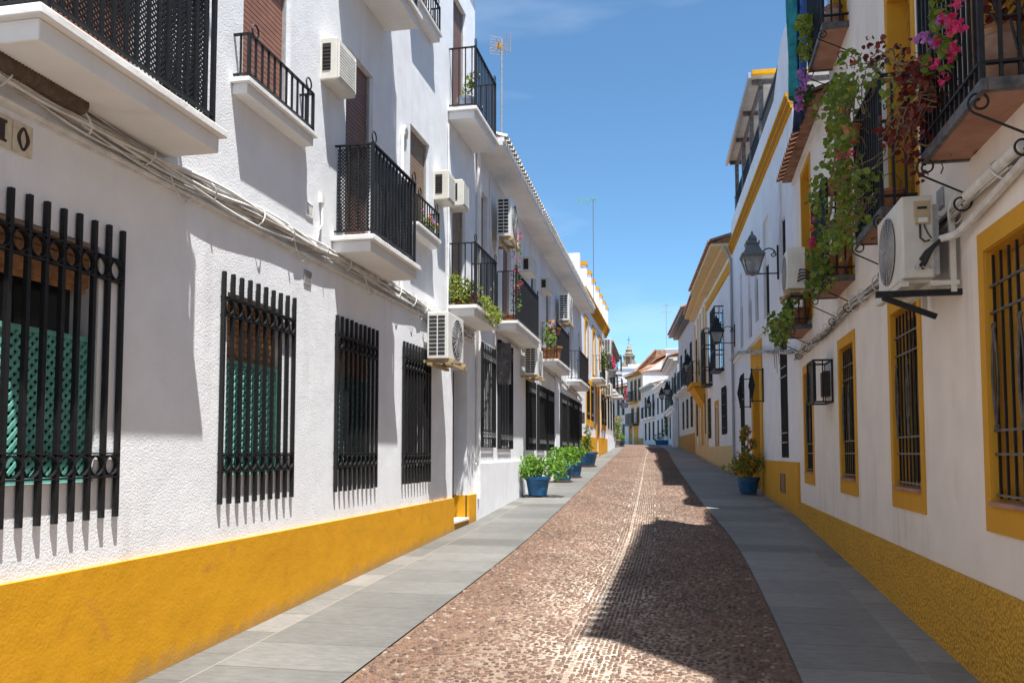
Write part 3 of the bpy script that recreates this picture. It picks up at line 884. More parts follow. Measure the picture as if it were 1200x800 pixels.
# small air bricks and painted pipes on the wall
for (a, z) in ((7.22, 3.84), (7.2, 3.2)):
    m = frame_mb(L1, a, a + .15, z, z + .13, .012, 0, .012)
    for i in range(5): m.box(L1, a + .012, a + .138, 0, .009, z + .018 + i * .02, z + .028 + i * .02)
    build('air_brick', m, GREYP if z < 3.5 else TRIM, H)
m = MB().tube([L1(9.82, .03, 3.62), L1(9.82, .03, 5.6), L1(9.88, .04, 5.68), L1(9.98, .03, 5.66), L1(10.05, .0, 5.6)], .022, 8)
build('drain_pipe', m, TRIM, H, smooth=True)
m = MB().tube([L1(7.42, .02, 3.6), L1(7.44, .03, 3.75), L1(7.52, .03, 3.82), L1(7.54, .02, 4.05)], .012, 6)
m.tube([L1(11.9, .015, 3.6), L1(11.93, .02, 5.0), L1(11.9, .02, 6.5)], .014, 6)
m.box(L1, 7.5, 7.56, 0, .04, 4.04, 4.12)
build('wall_conduit', m, TRIM, H, smooth=True)

# cable bundle under the first floor
def cable_run(name, fr, u0, u1, zf, n0, count, mats, label, seed, spread=.06, sag=.02, rr_=(.006, .014), clips=True, step=.22):
    r = random.Random(seed)
    t = empty(name, fr((u0 + u1) / 2, 0, zf((u0 + u1) / 2)), label, 'cables')
    for mt, cnt in mats:
        mb = MB()
        for _ in range(cnt):
            ph = r.uniform(0, 6); am = r.uniform(.2, 1) * sag; dz = r.uniform(-spread, spread); dn = r.uniform(0, .035); fq = r.uniform(1.5, 4)
            pts = []; u = u0
            while u <= u1 + 1e-6:
                pts.append(fr(u, n0 + dn + .008 * math.sin(u * 3.1 + ph), zf(u) + dz * (.45 + .55 * math.sin(u * 1.7 + ph)) + am * math.sin(u * fq + ph)))
                u += step
            mb.tube(pts, r.uniform(*rr_), 5)
        build('cable', mb, mt, t, smooth=True)
    if clips:
        u = u0 + .2
        while u < u1:
            sp = spread * r.uniform(.7, 1.1); tl = r.uniform(-.06, .06)
            pts = [fr(u + tl * math.sin(2 * math.pi * i / 10), max(.004, n0 + .022 + (.03 + n0) * math.cos(2 * math.pi * i / 10)), zf(u) + sp * math.sin(2 * math.pi * i / 10)) for i in range(10)]
            build('cable_tie', MB().tube(pts, .006, 4, closed=True), CABLE_W, t)
            u += r.uniform(.4, .8)
    return t
zc = lambda u: 3.565 + .012 * math.sin(u * .9)
ct = cable_run('cable_bundle', L1, .5, 13.4, zc, .02, 18, [(CABLE_W, 19), (CABLE_G, 5)], 'bundle of white painted cables clipped along the left wall under the balconies', 3, spread=.08, sag=.03, rr_=(.005, .012), step=.13)
m = MB().tube([L1(.5, .022, 3.47), L1(5, .022, 3.455), L1(9, .022, 3.46), L1(13.4, .022, 3.46)], .018, 8)
m.box(L1, .5, 13.4, -.01, .02, 3.43, 3.448)
build('conduit_pipe', m, CABLE_W, ct, smooth=True)
for uu in (5.05, 6.9, 8.6, 10.4):
    m = MB(); m.tube([L1(uu, .04, 3.56), L1(uu + .05, .05, 3.45), L1(uu + .2, .03, 3.38), L1(uu + .32, .03, 3.46)], .007, 5)
    build('loose_cable', m, CABLE_W, ct, smooth=True)
# ribbed sleeve over part of the bundle
m = MB(); pts = []; rs = []
u = 2.6
while u < 4.16:
    pts.append(L1(u, .085, 3.615)); rs.append(.052 if int(round((u - 2.6) / .011)) % 2 else .041); u += .011
m.tube(pts, rs, 14)
o = build('cable_sleeve', m, SLEEVE, None); tag(o, 'brown ribbed sleeve round the cables under the nearest left balcony', 'sleeve')
# number tiles
nt = empty('house_number', L1(3.72, 0, 3.22), 'cream ceramic number tiles reading 10 on the white wall above the window', 'number tiles')
for a, b in ((3.60, 3.735), (3.745, 3.88)):
    build('tile', MB().box(L1, a, b, 0, .012, 3.22, 3.39), CERAMIC, nt, bevel=.002)
m = MB(); c = 3.668
m.box(L1, c - .017, c + .017, .012, .016, 3.262, 3.348); m.box(L1, c - .03, c + .03, .012, .0165, 3.248, 3.262); m.box(L1, c - .03, c + .03, .012, .0165, 3.348, 3.362)
build('numeral', m, NUMERAL, nt)
m = MB(); c = 3.812; k = 22; vs = []
for i in range(k):
    t = 2 * math.pi * i / k
    for ro, nn in (((.040, .060), .012), ((.019, .046), .012), ((.019, .046), .0165), ((.040, .060), .0165)):
        w_ = 1 + .07 * math.cos(4 * t)
        vs.append(L1(c + ro[0] * math.cos(t) * w_, nn, 3.305 + ro[1] * math.sin(t) * w_))
fs = []
for i in range(k):
    j = (i + 1) % k
    for q in range(4): fs.append((i * 4 + q, i * 4 + (q + 1) % 4, j * 4 + (q + 1) % 4, j * 4 + q))
m.add(vs, fs); build('numeral', m, NUMERAL, nt)

wall_ac(L1, 7.5, 7.98, 5.24, 5.66, .17, 'ivory box air conditioner nearest on the left wall, beside the red brown shutter', 'box air conditioners through the left walls')
wall_ac(L1, 11.24, 11.62, 5.16, 5.58, .20, 'ivory box air conditioner beside the tan shutter, nearer of the close pair', 'box air conditioners through the left walls')
wall_ac(L1, 12.03, 12.4, 5.3, 5.7, .20, 'ivory box air conditioner above the yellow green balcony plants, farther of the close pair', 'box air conditioners through the left walls')
outdoor_ac(L1, 10.72, 11.5, .08, .37, 2.88, 3.50, 'white outdoor air conditioner unit on a pale shelf above the iron door', 'outdoor air conditioner units')

# ------------------------------------------------------------------ left: the houses under the long tiled eave
def eave_tiles(fr, u0, u1, n1, z, mat, step=.21, r=.085, length=.6, slope=.3):
    mb = MB(); u = u0
    while u < u1:
        k = 6; o_ = len(mb.v)
        for (n, zz) in ((n1 + .03, z), (n1 - length, z + length * slope)):
            for i in range(k + 1):
                t = math.pi * i / k
                mb.v.append(tuple(fr(u + r * math.cos(t), n, zz + r * .8 * math.sin(t))))
            for i in range(k + 1):
                t = math.pi * i / k
                mb.v.append(tuple(fr(u + (r - .018) * math.cos(t), n, zz + (r - .018) * .8 * math.sin(t))))
        K = 2 * (k + 1)
        for i in range(k):
            mb.f.append((o_ + i, o_ + i + 1, o_ + K + i + 1, o_ + K + i))
            mb.f.append((o_ + k + 1 + i, o_ + k + 2 + i, o_ + K + k + 2 + i, o_ + K + k + 1 + i))
            mb.f.append((o_ + i, o_ + i + 1, o_ + k + 2 + i, o_ + k + 1 + i))
        u += step
    return mb
L2 = Fr((-3.45, 13.55), (-3.56, 18), 'L'); L2b = Fr((-3.56, 18), (-3.85, 31), 'L')
def dark_grille(win, fr, a, b, c, d, n=.05, nb=9, mat=IRON):
    mb = MB()
    for i in range(nb):
        u = a + (b - a) * i / (nb - 1); mb.box(fr, u - .012, u + .012, n - .01, n + .01, c, d)
    for z in (c + .16, c + .28, d - .16, d - .28): mb.box(fr, a, b, n + .01, n + .02, z - .01, z + .01)
    mb.box(fr, a - .015, a + .015, -.05, n + .02, c, d); mb.box(fr, b - .015, b + .015, -.05, n + .02, c, d)
    build('grille', mb, mat, win)
    for z in (c + .22, d - .22):
        mb = MB(); k = nb - 1
        for i in range(k): mb.ring(fr(a + (b - a) * (i + .5) / k, n + .015, z), fr(1, 0, 0) - fr(0, 0, 0), (0, 0, 1), .045, .005, 10, 4)
        build('ring_band', mb, IRON_G, win)
def row_house(fr, label, gnd, doors, wins, ztop, shut, eave=True, wallm=WHITE_B, extra=()):
    h = empty('town_house', fr(fr.L / 2, 0, gz(fr.p0.y)), label, 'house')
    ops = [(a, b, c, d, .18) for a, b, c, d in gnd] + [(a, b, c, d, .14) for a, b, c, d in doors + wins] + list(extra)
    build('wall', wall_mb(fr, 0, fr.L, -.5, ztop, ops), wallm, h)
    build('house_volume', house_body(fr, 0, fr.L, -.5, ztop), wallm, h)
    for a, b, c, d in gnd:
        w = glazing(h, fr, a, b, c, d, .17); dark_grille(w, fr, a - .03, b + .03, c - .06, d + .06)
    for k, (a, b, c, d) in enumerate(doors + wins):
        w = glazing(h, fr, a, b, c, d, .135, fmat=TRIM)
        f = rnd.choice([.0, .35, .55]) if k % 2 else .0
        build('roller_shutter', slats_mb(fr, a + .03, b - .03, -.08, c + (d - c) * f + .01, d, .05, .012), shut[k % len(shut)], w)
    return h
h2 = row_house(L2, 'white house with low white plinth between the yellow doorstep and the first blue pot', [(.40, 1.46, 1.80, 3.46), (1.99, 3.2, 1.78, 3.70)],
               [(2.5, 3.4, 4.06, 6.1)], [(.4, 1.05, 5.0, 6.17)], 6.75, [SH_BRN, SH_TAN])
build('plinth', MB().box(L2, 0.01, L2.L, -.02, .045, -.4, 1.48), WHITE_B, h2, bevel=.012)
m = MB(); m.box(L2, 0, L2.L, 0, .48, 6.74, 6.80); m.box(L2, 0, L2.L, .36, .5, 6.80, 6.88)
ev = build('eave', m, TRIM, h2)
build('roof_tiles', eave_tiles(L2, .1, L2.L, .52, 6.88, TILE_W), TILE_W, ev)
build('roof', MB().box(L2, 0, L2.L, -6, .4, 6.83, 6.94), TILE, h2)
b7 = balcony_left(h2, L2, 1.70, 4.40, 4.06, mesh=False)
m = MB().tube([L2(.12, .05, .9), L2(.12, .05, 6.7)], .04, 8)
build('drain_pipe', m, TRIM, h2, smooth=True)
m = MB(); m.tube([L2(1.2, .16, 5.55), L2(1.3, .1, 4.8), L2(1.22, .03, 4.55), L2(1.0, .02, 4.5)], .02, 6); m.tube([L2(1.15, .02, 6.6), L2(1.25, .02, 5.6), L2(1.5, .04, 4.0), L2(1.6, .03, 3.6)], .014, 6)
build('wall_conduit', m, TRIM, h2, smooth=True)
m = slats_mb(lambda a, n, z: L2(1.97 + n, a, z), .0, .24, -.02, 2.95, 3.66, .05, .014); m.add(frame_mb(lambda a, n, z: L2(1.97 + n, a, z), 0, .26, 2.92, 3.69, .025, -.05, -.012).v, frame_mb(L2, 0, 1, 0, 1, .1, 0, .1).f)
build('louvre_panel', m, IRON_W, h2)
outdoor_ac(L2, 1.30, 2.15, .12, .37, 5.55, 6.28, 'white outdoor air conditioner unit high under the tiled eave beside the pink bougainvillea', 'outdoor air conditioner units')

h3 = row_house(L2b, 'long white house with a row of seven barred windows behind the blue pots', [(.78, 1.80, 1.76, 3.24), (2.38, 3.5, 1.76, 3.24), (3.98, 5.05, 1.76, 3.24), (6.82, 7.95, 1.76, 3.34), (8.46, 9.55, 1.76, 3.34), (10.12, 11.1, 1.76, 3.34), (11.65, 12.5, 1.76, 3.34)],
               [(4.0, 4.9, 4.0, 6.0), (9.6, 10.5, 3.95, 6.0)], [(1.5, 2.3, 4.9, 6.0), (7.3, 8.0, 4.5, 6.0), (12., 12.6, 4.2, 5.9)], 6.75, [SH_BRN, SH_TAN, WOOD_D])
build('plinth', MB().box(L2b, 0.0, L2b.L, -.02, .03, -.4, 1.46), WHITE_A, h3, bevel=.012)
m = MB(); m.box(L2b, 0, L2b.L, 0, .48, 6.742, 6.802); m.box(L2b, 0, L2b.L, .36, .5, 6.802, 6.882)
ev = build('eave', m, TRIM, h3)
build('roof_tiles', eave_tiles(L2b, .1, L2b.L, .52, 6.882, TILE_W), TILE_W, ev)
build('roof', MB().box(L2b, 0, L2b.L, -6, .4, 6.832, 6.942), TILE, h3)
balcony_left(h3, L2b, 3.05, 5.75, 3.98, mesh=False)
balcony_left(h3, L2b, 8.65, 11.4, 3.93, mesh=False)
build('meter_box', MB().box(L2b, 12.62, 12.9, 0, .14, 2.7, 3.1), IRON_W, h3, bevel=.01)
m = MB(); m.box(L2b, 5.5, 6.3, 0, .06, 1.46, 4.0)
build('pilaster', m, WHITE_B, h3)
wall_ac(L2b, .3, .95, 5.6, 5.98, .22, 'small box air conditioner below the eave, beside the bougainvillea pillar', 'box air conditioners through the left walls')
wall_ac(L2b, 3.0, 3.75, 5.72, 6.06, .22, 'small box air conditioner high under the eave, farthest of the box units', 'box air conditioners through the left walls')
outdoor_ac(L2b, 5.75, 6.75, .12, .40, 5.38, 6.15, 'white outdoor air conditioner unit high above the terracotta balcony pots', 'outdoor air conditioner units')
outdoor_ac(L2b, .02, .95, .10, .36, 3.32, 3.93, 'white outdoor air conditioner unit on a pale shelf over the first row of barred windows', 'outdoor air conditioner units')
cable_run('cable_bundle', L2, .1, 4.4, lambda u: 3.98 - .02 * u, .03, 8, [(CABLE_W, 6), (CABLE_G, 4)], 'bundle of pale cables under the balconies of the plain white house', 5, spread=.07, rr_=(.008, .018))
cable_run('cable_bundle', L2b, .1, 12.9, lambda u: 3.88 - .022 * u, .03, 8, [(CABLE_W, 5), (CABLE_G, 5)], 'bundle of pale cables above the row of seven barred windows', 6, spread=.07, rr_=(.01, .02))

# ------------------------------------------------------------------ left: ochre and white house with pinnacles
L3 = Fr((-3.85, 31), (-4.0, 42.3), 'L')
h4 = empty('town_house', L3(5, 0, gz(36)), 'white house with yellow plinth, yellow cornice and capped pinnacles on the left', 'house')
lo = [(1.7, 2.6, 2.95, 4.35), (3.3, 4.1, 2.95, 4.35), (8.3, 9.1, 2.95, 4.35), (9.9, 10.6, 2.95, 4.35)]
up = [(1.4, 2.3, 4.75, 6.75), (4.4, 5.3, 4.75, 6.75), (7.4, 8.3, 4.75, 6.75), (10., 10.8, 4.75, 6.75)]
dd = (5.7, 6.7, 1.4, 4.2)
build('wall', wall_mb(L3, 0, L3.L, -.3, 7.75, [(*q, .16) for q in lo + up + [dd]]), WHITE_C, h4)
build('house_volume', house_body(L3, 0, L3.L, -.3, 7.75), WHITE_B, h4)
build('plinth', MB().box(L3, 0.02, 5.5, -.02, .04, -.2, 2.28), OCHRE, h4); build('plinth', MB().box(L3, 6.9, L3.L, -.02, .04, -.2, 2.32), OCHRE, h4)
m = frame_mb(L3, 5.42, 6.98, 1.0, 4.5, .25, -.01, .055); build('door_surround', m, OCHRE, h4)
build('door', MB().box(L3, 5.67, 6.73, -.15, -.1, 1.25, 4.25), WOOD_D, h4)
m = MB()
for a, b, n in ((7.34, 7.44, .05), (7.44, 7.56, .11), (7.56, 7.68, .17), (7.68, 7.76, .21)): m.box(L3, 0.0, L3.L, -.02, n, a, b)
cn = build('cornice', m, OCHRE, h4)
for i in range(7):
    u = .5 + i * 1.65
    m = MB(); m.box(L3, u - .13, u + .13, -.08, .18, 7.76, 8.62)
    p_ = build('pinnacle', m, WHITE_B, h4)
    m = MB(); m.box(L3, u - .16, u + .16, -.11, .21, 8.62, 8.68); m.box(L3, u - .12, u + .12, -.07, .17, 8.68, 8.78)
    build('cap', m, OCHRE, p_)
build('end_wall', MB().box(L3, -.28, .0, -3.2, -.01, 6.6, 8.95), WHITE_B, h4)
for q in lo + up:
    a, b, c, d = q
    w = glazing(h4, L3, a, b, c, d, .15)
    m = frame_mb(L3, a - .2, b + .2, c - (.25 if q in lo else .02), d + .2, .198, -.01, .03); build('surround', m, OCHRE, w)
    if q in lo: dark_grille(w, L3, a, b, c, d, .04, 6)
    else: build('roller_shutter', slats_mb(L3, a + .03, b - .03, -.1, c, d, .07), rnd.choice([WOOD_D, SH_TAN, GREEN_L]), w)
balcony_left(h4, L3, 4.0, 5.7, 4.72, mesh=False, spacing=.13)
outdoor_ac(L3, 9.0, 9.9, .1, .4, 6.3, 7.0, 'white air conditioner unit under the yellow cornice, farthest on the left', 'outdoor air conditioner units')
outdoor_ac(L3, 6.1, 6.9, .1, .45, 4.55, 5.2, 'grey white air conditioner unit above the yellow door surround', 'outdoor air conditioner units')
outdoor_ac(L3, 9.1, 9.9, .1, .4, 4.3, 4.9, 'white air conditioner unit low between the far yellow framed windows', 'outdoor air conditioner units')

def simple_house(fr, label, wins, ztop, wallm, plinth=None, depth=7., trim=None, doors=(), eave=None, zb=-.3, pane=GLASS_D, roofm=TILE, bars=True, framem=None, ridge=1.7):
    h = empty('town_house', fr(fr.L / 2, 0, gz(fr.p0.y)), label, 'house')
    ops = [(*q, .16) for q in list(wins) + list(doors)]
    build('wall', wall_mb(fr, 0, fr.L, zb, ztop, ops), wallm, h)
    build('house_volume', house_body(fr, 0, fr.L, zb, ztop, depth), wallm, h)
    for (a, b, c, d) in wins:
        w = glazing(h, fr, a, b, c, d, .15, pane, fmat=framem or WOOD_D)
        if bars:
            mb = MB(); k = max(4, int((b - a) / .16))
            for i in range(k + 1):
                u = a + (b - a) * i / k; mb.box(fr, u - .011, u + .011, .02, .042, c - .03, d + .03)
            for i in range(4):
                z = c + (d - c) * (i + .5) / 4; mb.box(fr, a, b, .042, .055, z - .012, z + .012)
            build('grille', mb, IRON, w)
        if trim: build('surround', frame_mb(fr, a - .14, b + .14, c - .14, d + .14, .138, -.01, .02), trim, w)
    for (a, b, c, d) in doors:
        w = build('door', MB().box(fr, a, b, -.15, -.11, c, d), WOOD_D, h)
        m = MB()
        for uu in (a + .08, (a + b) / 2 + .04):
            for zz in (c + .2, (c + d) / 2 + .05): m.box(fr, uu, uu + (b - a) / 2 - .14, -.109, -.09, zz, zz + (d - c) / 2 - .3)
        build('door_panel', m, SH_OCH, w)
        build('surround', frame_mb(fr, a - .16, b + .16, c - .3, d + .22, .158, -.01, .03), trim or OCHRE_S, w)
    if plinth: build('plinth', MB().box(fr, 0.02, fr.L - .02, -.05, .035, zb, plinth[0]), plinth[1], h)
    if eave:
        ov, mt, tl = eave
        m = MB(); 
        m.box(fr, -.1, fr.L + .1, 0, ov * .5, ztop - .22, ztop - .1); m.box(fr, -.1, fr.L + .1, 0, ov, ztop - .098, ztop - .02)
        e = build('eave', m, mt, h)
        build('roof_tiles', eave_tiles(fr, 0, fr.L, ov + .04, ztop + .02, tl, step=.3, r=.13, length=1.2), tl, e)
        # pitched roof behind the eave
        m = MB(); pts = [fr(-.1, ov, ztop - .02), fr(-.1, -depth / 2, ztop + ridge), fr(-.1, -depth, ztop - .02)]
        m.prism(pts, fr(fr.L + .2, 0, 0) - fr(0, 0, 0)); build('roof', m, roofm, h)
    return h
def far_balcony(h, fr, a, b, z, out=.35, hr=.95, slab=TRIM, mat=IRON):
    bb = build('balcony', MB().box(fr, a - .08, b + .08, 0, out + .05, z - .14, z), slab, h)
    m = MB(); k = int((b - a) / .14)
    m.bar(fr(a, out, z + hr), fr(b, out, z + hr), .05, .03); m.bar(fr(a, out, z + .08), fr(b, out, z + .08), .04, .03)
    for i in range(k + 1):
        u = a + (b - a) * i / k; m.box(fr, u - .014, u + .014, out - .012, out + .012, z, z + hr)
    for u in (a, b):
        m.bar(fr(u, 0, z + hr), fr(u, out, z + hr), .04, .03)
        m.box(fr, u - .012, u + .012, out / 2 - .012, out / 2 + .012, z, z + hr)
    build('railing', m, mat, bb); return bb
L4 = Fr((-4.0, 42.3), (-4.28, 50.5), 'L')
h5 = simple_house(L4, 'narrow stone trimmed house with flowers at the left bend of the street', [(1, 1.8, 2.9, 4.4), (3.4, 4.2, 2.9, 4.4), (6, 6.8, 2.9, 4.4), (1, 1.8, 4.9, 6.5), (3.4, 4.2, 4.9, 6.5), (6, 6.8, 4.9, 6.5)], 7.1, WHITE_F, (2.5, WHITE_B), eave=(.3, STONE, TILE))
far_balcony(h5, L4, .8, 2.0, 4.85); far_balcony(h5, L4, 5.6, 7.4, 4.85, .5); far_balcony(h5, L4, 3.2, 4.5, 4.85)
far_balcony(h5, L4, 6, 7.4, 6.2, .45)

# ------------------------------------------------------------------ right: nearest house
R1 = Fr((1.76, 0), (1.76, 1), 'R')
r1 = empty('town_house', R1(7, 0, .2), 'tall warm white house with ochre framed barred windows, nearest on the right', 'house')
ops = [window_right(r1, R1, 4.52, 5.66, inner='ochre'), window_right(r1, R1, 7.02, 8.10, inner='frame'), window_right(r1, R1, 9.68, 10.75, inner='dark')]
def french_door(h, fr, a, b, c, d, inner=SH_OCH, sw=.09):
    w = glazing(h, fr, a, b, c, d, .19)
    m = MB(); m.box(fr, a - sw, a, -.0, .012, c, d + sw); m.box(fr, b, b + sw, 0, .012, c, d + sw); m.box(fr, a, b, 0, .012, d, d + sw)
    m.box(fr, a, a + .006, -.18, 0, c, d); m.box(fr, b - .006, b, -.18, 0, c, d); m.box(fr, a + .006, b - .006, -.18, 0, d - .006, d)
    build('surround', m, OCHRE_S, w)
    m = MB(); mid = (a + b) / 2
    for p, q in ((a + .01, mid - .006), (mid + .006, b - .01)):
        m.add(*[(x.v, x.f) for x in [frame_mb(fr, p, q, c, d - .01, .06, -.186, -.15)]][0])
        z = c + .08
        while z < d - .1:
            m.box(fr, p + .06, q - .06, -.183, -.165, z, z + .03); z += .05
    build('shutter', m, inner, w)
    return (a, b, c, d, .2)
for a, b, c, d in ((4.85, 5.6, 3.5, 5.6), (7.05, 7.82, 3.5, 5.6), (9.75, 10.45, 3.5, 5.62), (9.75, 10.45, 6.3, 8.4), (7.05, 7.82, 6.3, 8.4), (4.85, 5.6, 6.3, 8.4)):
    ops.append(french_door(r1, R1, a, b, c, d))
build('wall', wall_mb(R1, 3.8, 10.95, -.5, 11.0, ops), WHITE_R, r1)
build('house_volume', house_body(R1, 3.8, 10.95, -.5, 11.0), WHITE_R, r1)
build('plinth', MB().box(R1, 3.8, 10.95, -.02, .03, -.5, .85), ROUGHCAST, r1)
e = build('eave', MB().box(R1, 3.8, 10.95, -.3, .1, 11.0, 11.08), TRIM, r1)
build('roof_tiles', eave_tiles(R1, 3.9, 10.9, .14, 11.08, TILE, step=.22, r=.09, length=1.2), TILE, e)  # unseen eave tiles added to serrate the roof's shadow on the road
build('chimney', MB().box(R1, 8.3, 8.9, -.5, -.2, 11.08, 11.9), WHITE_R, r1)  # unseen chimney added to make that road shadow irregular
rb1 = balcony_right(r1, R1, 4.66, 5.78, 3.55)
rb2 = balcony_right(r1, R1, 6.98, 7.98, 3.55)
rb3 = balcony_right(r1, R1, 9.62, 10.72, 3.55)
balcony_right(r1, R1, 9.60, 10.68, 6.34)
balcony_right(r1, R1, 6.98, 7.98, 6.34)
m = MB()  # iron ring in the end of the nearest balcony rail
m.ring(R1(4.66, .13, 3.95), (1, 0, 0), (0, 0, 1), .075, .007, 16, 5)
m.tube([R1(4.66, .22, 3.9), R1(4.66, .18, 3.83), R1(4.66, .13, 3.86), R1(4.66, .10, 3.70)], .008, 5)
build('rail_scroll', m, IRON, rb1, smooth=True)
m = MB()
for i in range(10):
    a = R1(6.6, .012, 3.33); 
build('wall_plaque', MB().box(R1, 6.33, 6.46, 0, .02, 3.36, 3.5), GREYP, r1, bevel=.006)

R1c = R1
r2 = empty('town_house', R1(12.8, 0, .5), 'low warm white house under a short red tiled eave, behind the blue cloth', 'house')
ops = [window_right(r2, R1, 12.9, 13.97, inner='dark'), french_door(r2, R1, 12.8, 13.7, 3.6, 5.9)]
build('wall', wall_mb(R1, 10.95, 14.6, -.5, 6.15, ops), WHITE_R, r2)
build('house_volume', house_body(R1, 10.95, 14.6, -.5, 6.15), WHITE_R, r2)
build('plinth', MB().box(R1, 10.95, 14.6, -.02, .03, -.5, .85), ROUGHCAST, r2)
e = build('eave', MB().box(R1, 10.97, 14.58, 0, .05, 6.06, 6.12), TRIM, r2)
build('roof_tiles', eave_tiles(R1, 11.05, 14.55, .26, 6.12, TILE, step=.2, r=.085, length=1.3, slope=.35), TILE, e)
m = MB(); m.prism([R1(10.96, .2, 6.125), R1(10.96, -2.5, 7.0), R1(10.96, -2.5, 6.1)], R1(3.63, 0, 0) - R1(0, 0, 0)); build('roof', m, TILE, r2)
rb4 = balcony_right(r2, R1, 12.9, 14.0, 3.50, hr=.42)

r0 = empty('town_house', R1(-2, 0, 0), 'low plain white house standing before the tall house on the right, beside the camera', 'house')
# behind the camera: gives the street its shade and bounce light
build('wall', wall_mb(R1, -9, 3.8, -.7, 7.6, []), WHITE_R, r0); build('house_volume', house_body(R1, -9, 3.8, -.7, 7.6), WHITE_R, r0)
build('plinth', MB().box(R1, -9, 3.8, -.02, .03, -.7, .85), ROUGHCAST, r0)

# caged box on the wall
cg = empty('wall_cage', R1(11.4, 0, 2.3), 'small iron caged box fixed between two barred windows on the right wall', 'cage')
m = MB()
for u in (11.16, 11.7):
    for n in (.01, .23): m.box(R1, u - .012, u + .012, n - .012, n + .012, 2.28, 2.80)
for z in (2.28, 2.80):
    for n in (.01, .23): m.bar(R1(11.16, n, z), R1(11.7, n, z), .022)
    for u in (11.16, 11.7): m.bar(R1(u, 0, z), R1(u, .23, z), .022)
m.box(R1, 11.155, 11.165, .115, .13, 2.28, 2.80)
build('cage_frame', m, IRON, cg)
m = MB(); m.box(R1, 11.18, 11.68, .2, .215, 2.3, 2.78); build('side_panel', m, IRON, cg)
build('meter', MB().box(R1, 11.3, 11.6, 0, .09, 2.36, 2.68), WOOD_D, cg, bevel=.01)
build('back_board', MB().box(R1, 11.17, 11.69, 0, .012, 2.3, 2.78), TRIM, cg)

# big outdoor unit on the near right wall
ra = empty('air_conditioner', R1(6.3, .25, 2.8), 'large cream outdoor air conditioner unit with black hoses on the right wall', 'air conditioner', 'outdoor air conditioner units')
U0, U1, N0, N1, Z0, Z1 = 6.0, 6.74, .165, .36, 2.80, 3.35
build('casing', MB().box(R1, U0, U1, N0, N1, Z0, Z1), CASING, ra, bevel=.012)
build('fan_opening_shade', disc(R1, 6.42, N1, 3.07, .235), DARK, ra)
m = MB()
for k in range(1, 12): m.ring(R1(6.42, N1 + .01, 3.07), (0, 1, 0), (0, 0, 1), .235 * k / 11, .0035, 28, 4)
for k in range(8):
    a = math.pi * k / 8; m.bar(R1(6.42 - .235 * math.cos(a), N1 + .012, 3.07 - .235 * math.sin(a)), R1(6.42 + .235 * math.cos(a), N1 + .012, 3.07 + .235 * math.sin(a)), .006)
build('fan_grille', m, GREYP, ra)
m = MB(); m.box(R1, U0 - .012, U0 - .001, .185, .285, 3.19, 3.31); m.box(R1, U0 - .02, U0 - .001, .19, .28, 3.155, 3.205); build('service_cover', m, CASING_D, ra, bevel=.005)
build('handle_recess_shade', MB().box(R1, U0 - .0145, U0 - .0125, .205, .265, 3.255, 3.272), DARK, ra)
build('sticker', MB().box(R1, U0 - .0225, U0 - .0205, .205, .262, 3.165, 3.195), CASING_W, ra)
m = MB()
m.tube([R1(U0 - .01, .25, 3.15), R1(U0 - .03, .255, 3.06), R1(U0 - .04, .23, 3.03), R1(U0 - .035, .2, 3.04)], .007, 6)
m.tube([R1(U0 - .01, .225, 3.15), R1(U0 - .03, .21, 3.09), R1(U0 - .04, .19, 3.05)], .005, 6)
for q in range(4):
    m.tube([R1(U0 - .005, .24 + .012 * (q % 2), 2.86 + .02 * q), R1(U0 - .06, .23, 2.90 + .02 * q), R1(U0 - .07, .19 - .01 * q, 2.98 + .012 * q), R1(U0 - .05, .13, 3.035 + .006 * q)], .011, 7)
build('hose', m, HOSE, ra, smooth=True)
m = MB()
for n in (.19, .235, .28):
    m.tube([R1(U0 - .004, n, 2.87), R1(U0 - .03, n, 2.87)], .012, 8)
build('valve', m, SILVER, ra, smooth=True)
m = MB().tube([R1(U0 - .05, .14, 3.04), R1(U0 - .12, .06, 3.05), R1(5.6, .04, 3.08), R1(5.2, .035, 3.12), R1(4.7, .035, 3.17), R1(4.0, .03, 3.2)], [.024, .026, .027, .027, .028, .028], 8)
build('wrapped_pipe', m, CABLE_W, ra, smooth=True)
m = MB()
m.box(R1, U0 - .02, U1 + .02, N0 - .02, N0 + .03, 2.74, 2.775); m.box(R1, U0 - .02, U1 + .02, N1 - .03, N1 + .02, 2.74, 2.775); m.box(R1, U0 + .05, U0 + .1, .17, .36, 2.776, 2.799); m.box(R1, U1 - .1, U1 - .05, .17, .36, 2.776, 2.799)
m.box(R1, U0 - .01, U0 + .04, .02, .17, 2.745, 2.775); m.box(R1, U0 - .005, U0 + .03, .035, .07, 2.70, 3.22); m.box(R1, U1 - .04, U1, .035, .07, 2.70, 3.22)
build('mounting_frame', m, CASING, ra)
build('back_plate', MB().box(R1, U0 + .05, U1 - .05, .12, .16, 2.83, 3.3), SILVER, ra)
for u, ln in ((U0 + .02, .53),):
    m = MB(); m.bar(R1(u, 0, 2.70), R1(u, ln, 2.70), .036, .04); m.bar(R1(u, ln * .3, 2.70 - ln * .3), R1(u, ln * .92, 2.68), .03, .035)
    build('bracket', m, IRON, ra)

ro = outdoor_ac(R1, 12.8, 13.55, .085, .335, 4.02, 4.62, 'white outdoor air conditioner unit over the small flowered balcony beside the big lantern', 'outdoor air conditioner units', CASING, grid=False)
m = MB()
for q in range(4): m.tube([R1(12.795, .2 - .01 * q, 4.12 + .05 * q), R1(12.74, .17, 4.13 + .05 * q), R1(12.72, .1, 4.15 + .04 * q), R1(12.76, .02, 4.1 + .04 * q)], .012, 6)
build('hose', m, HOSE, ro, smooth=True)

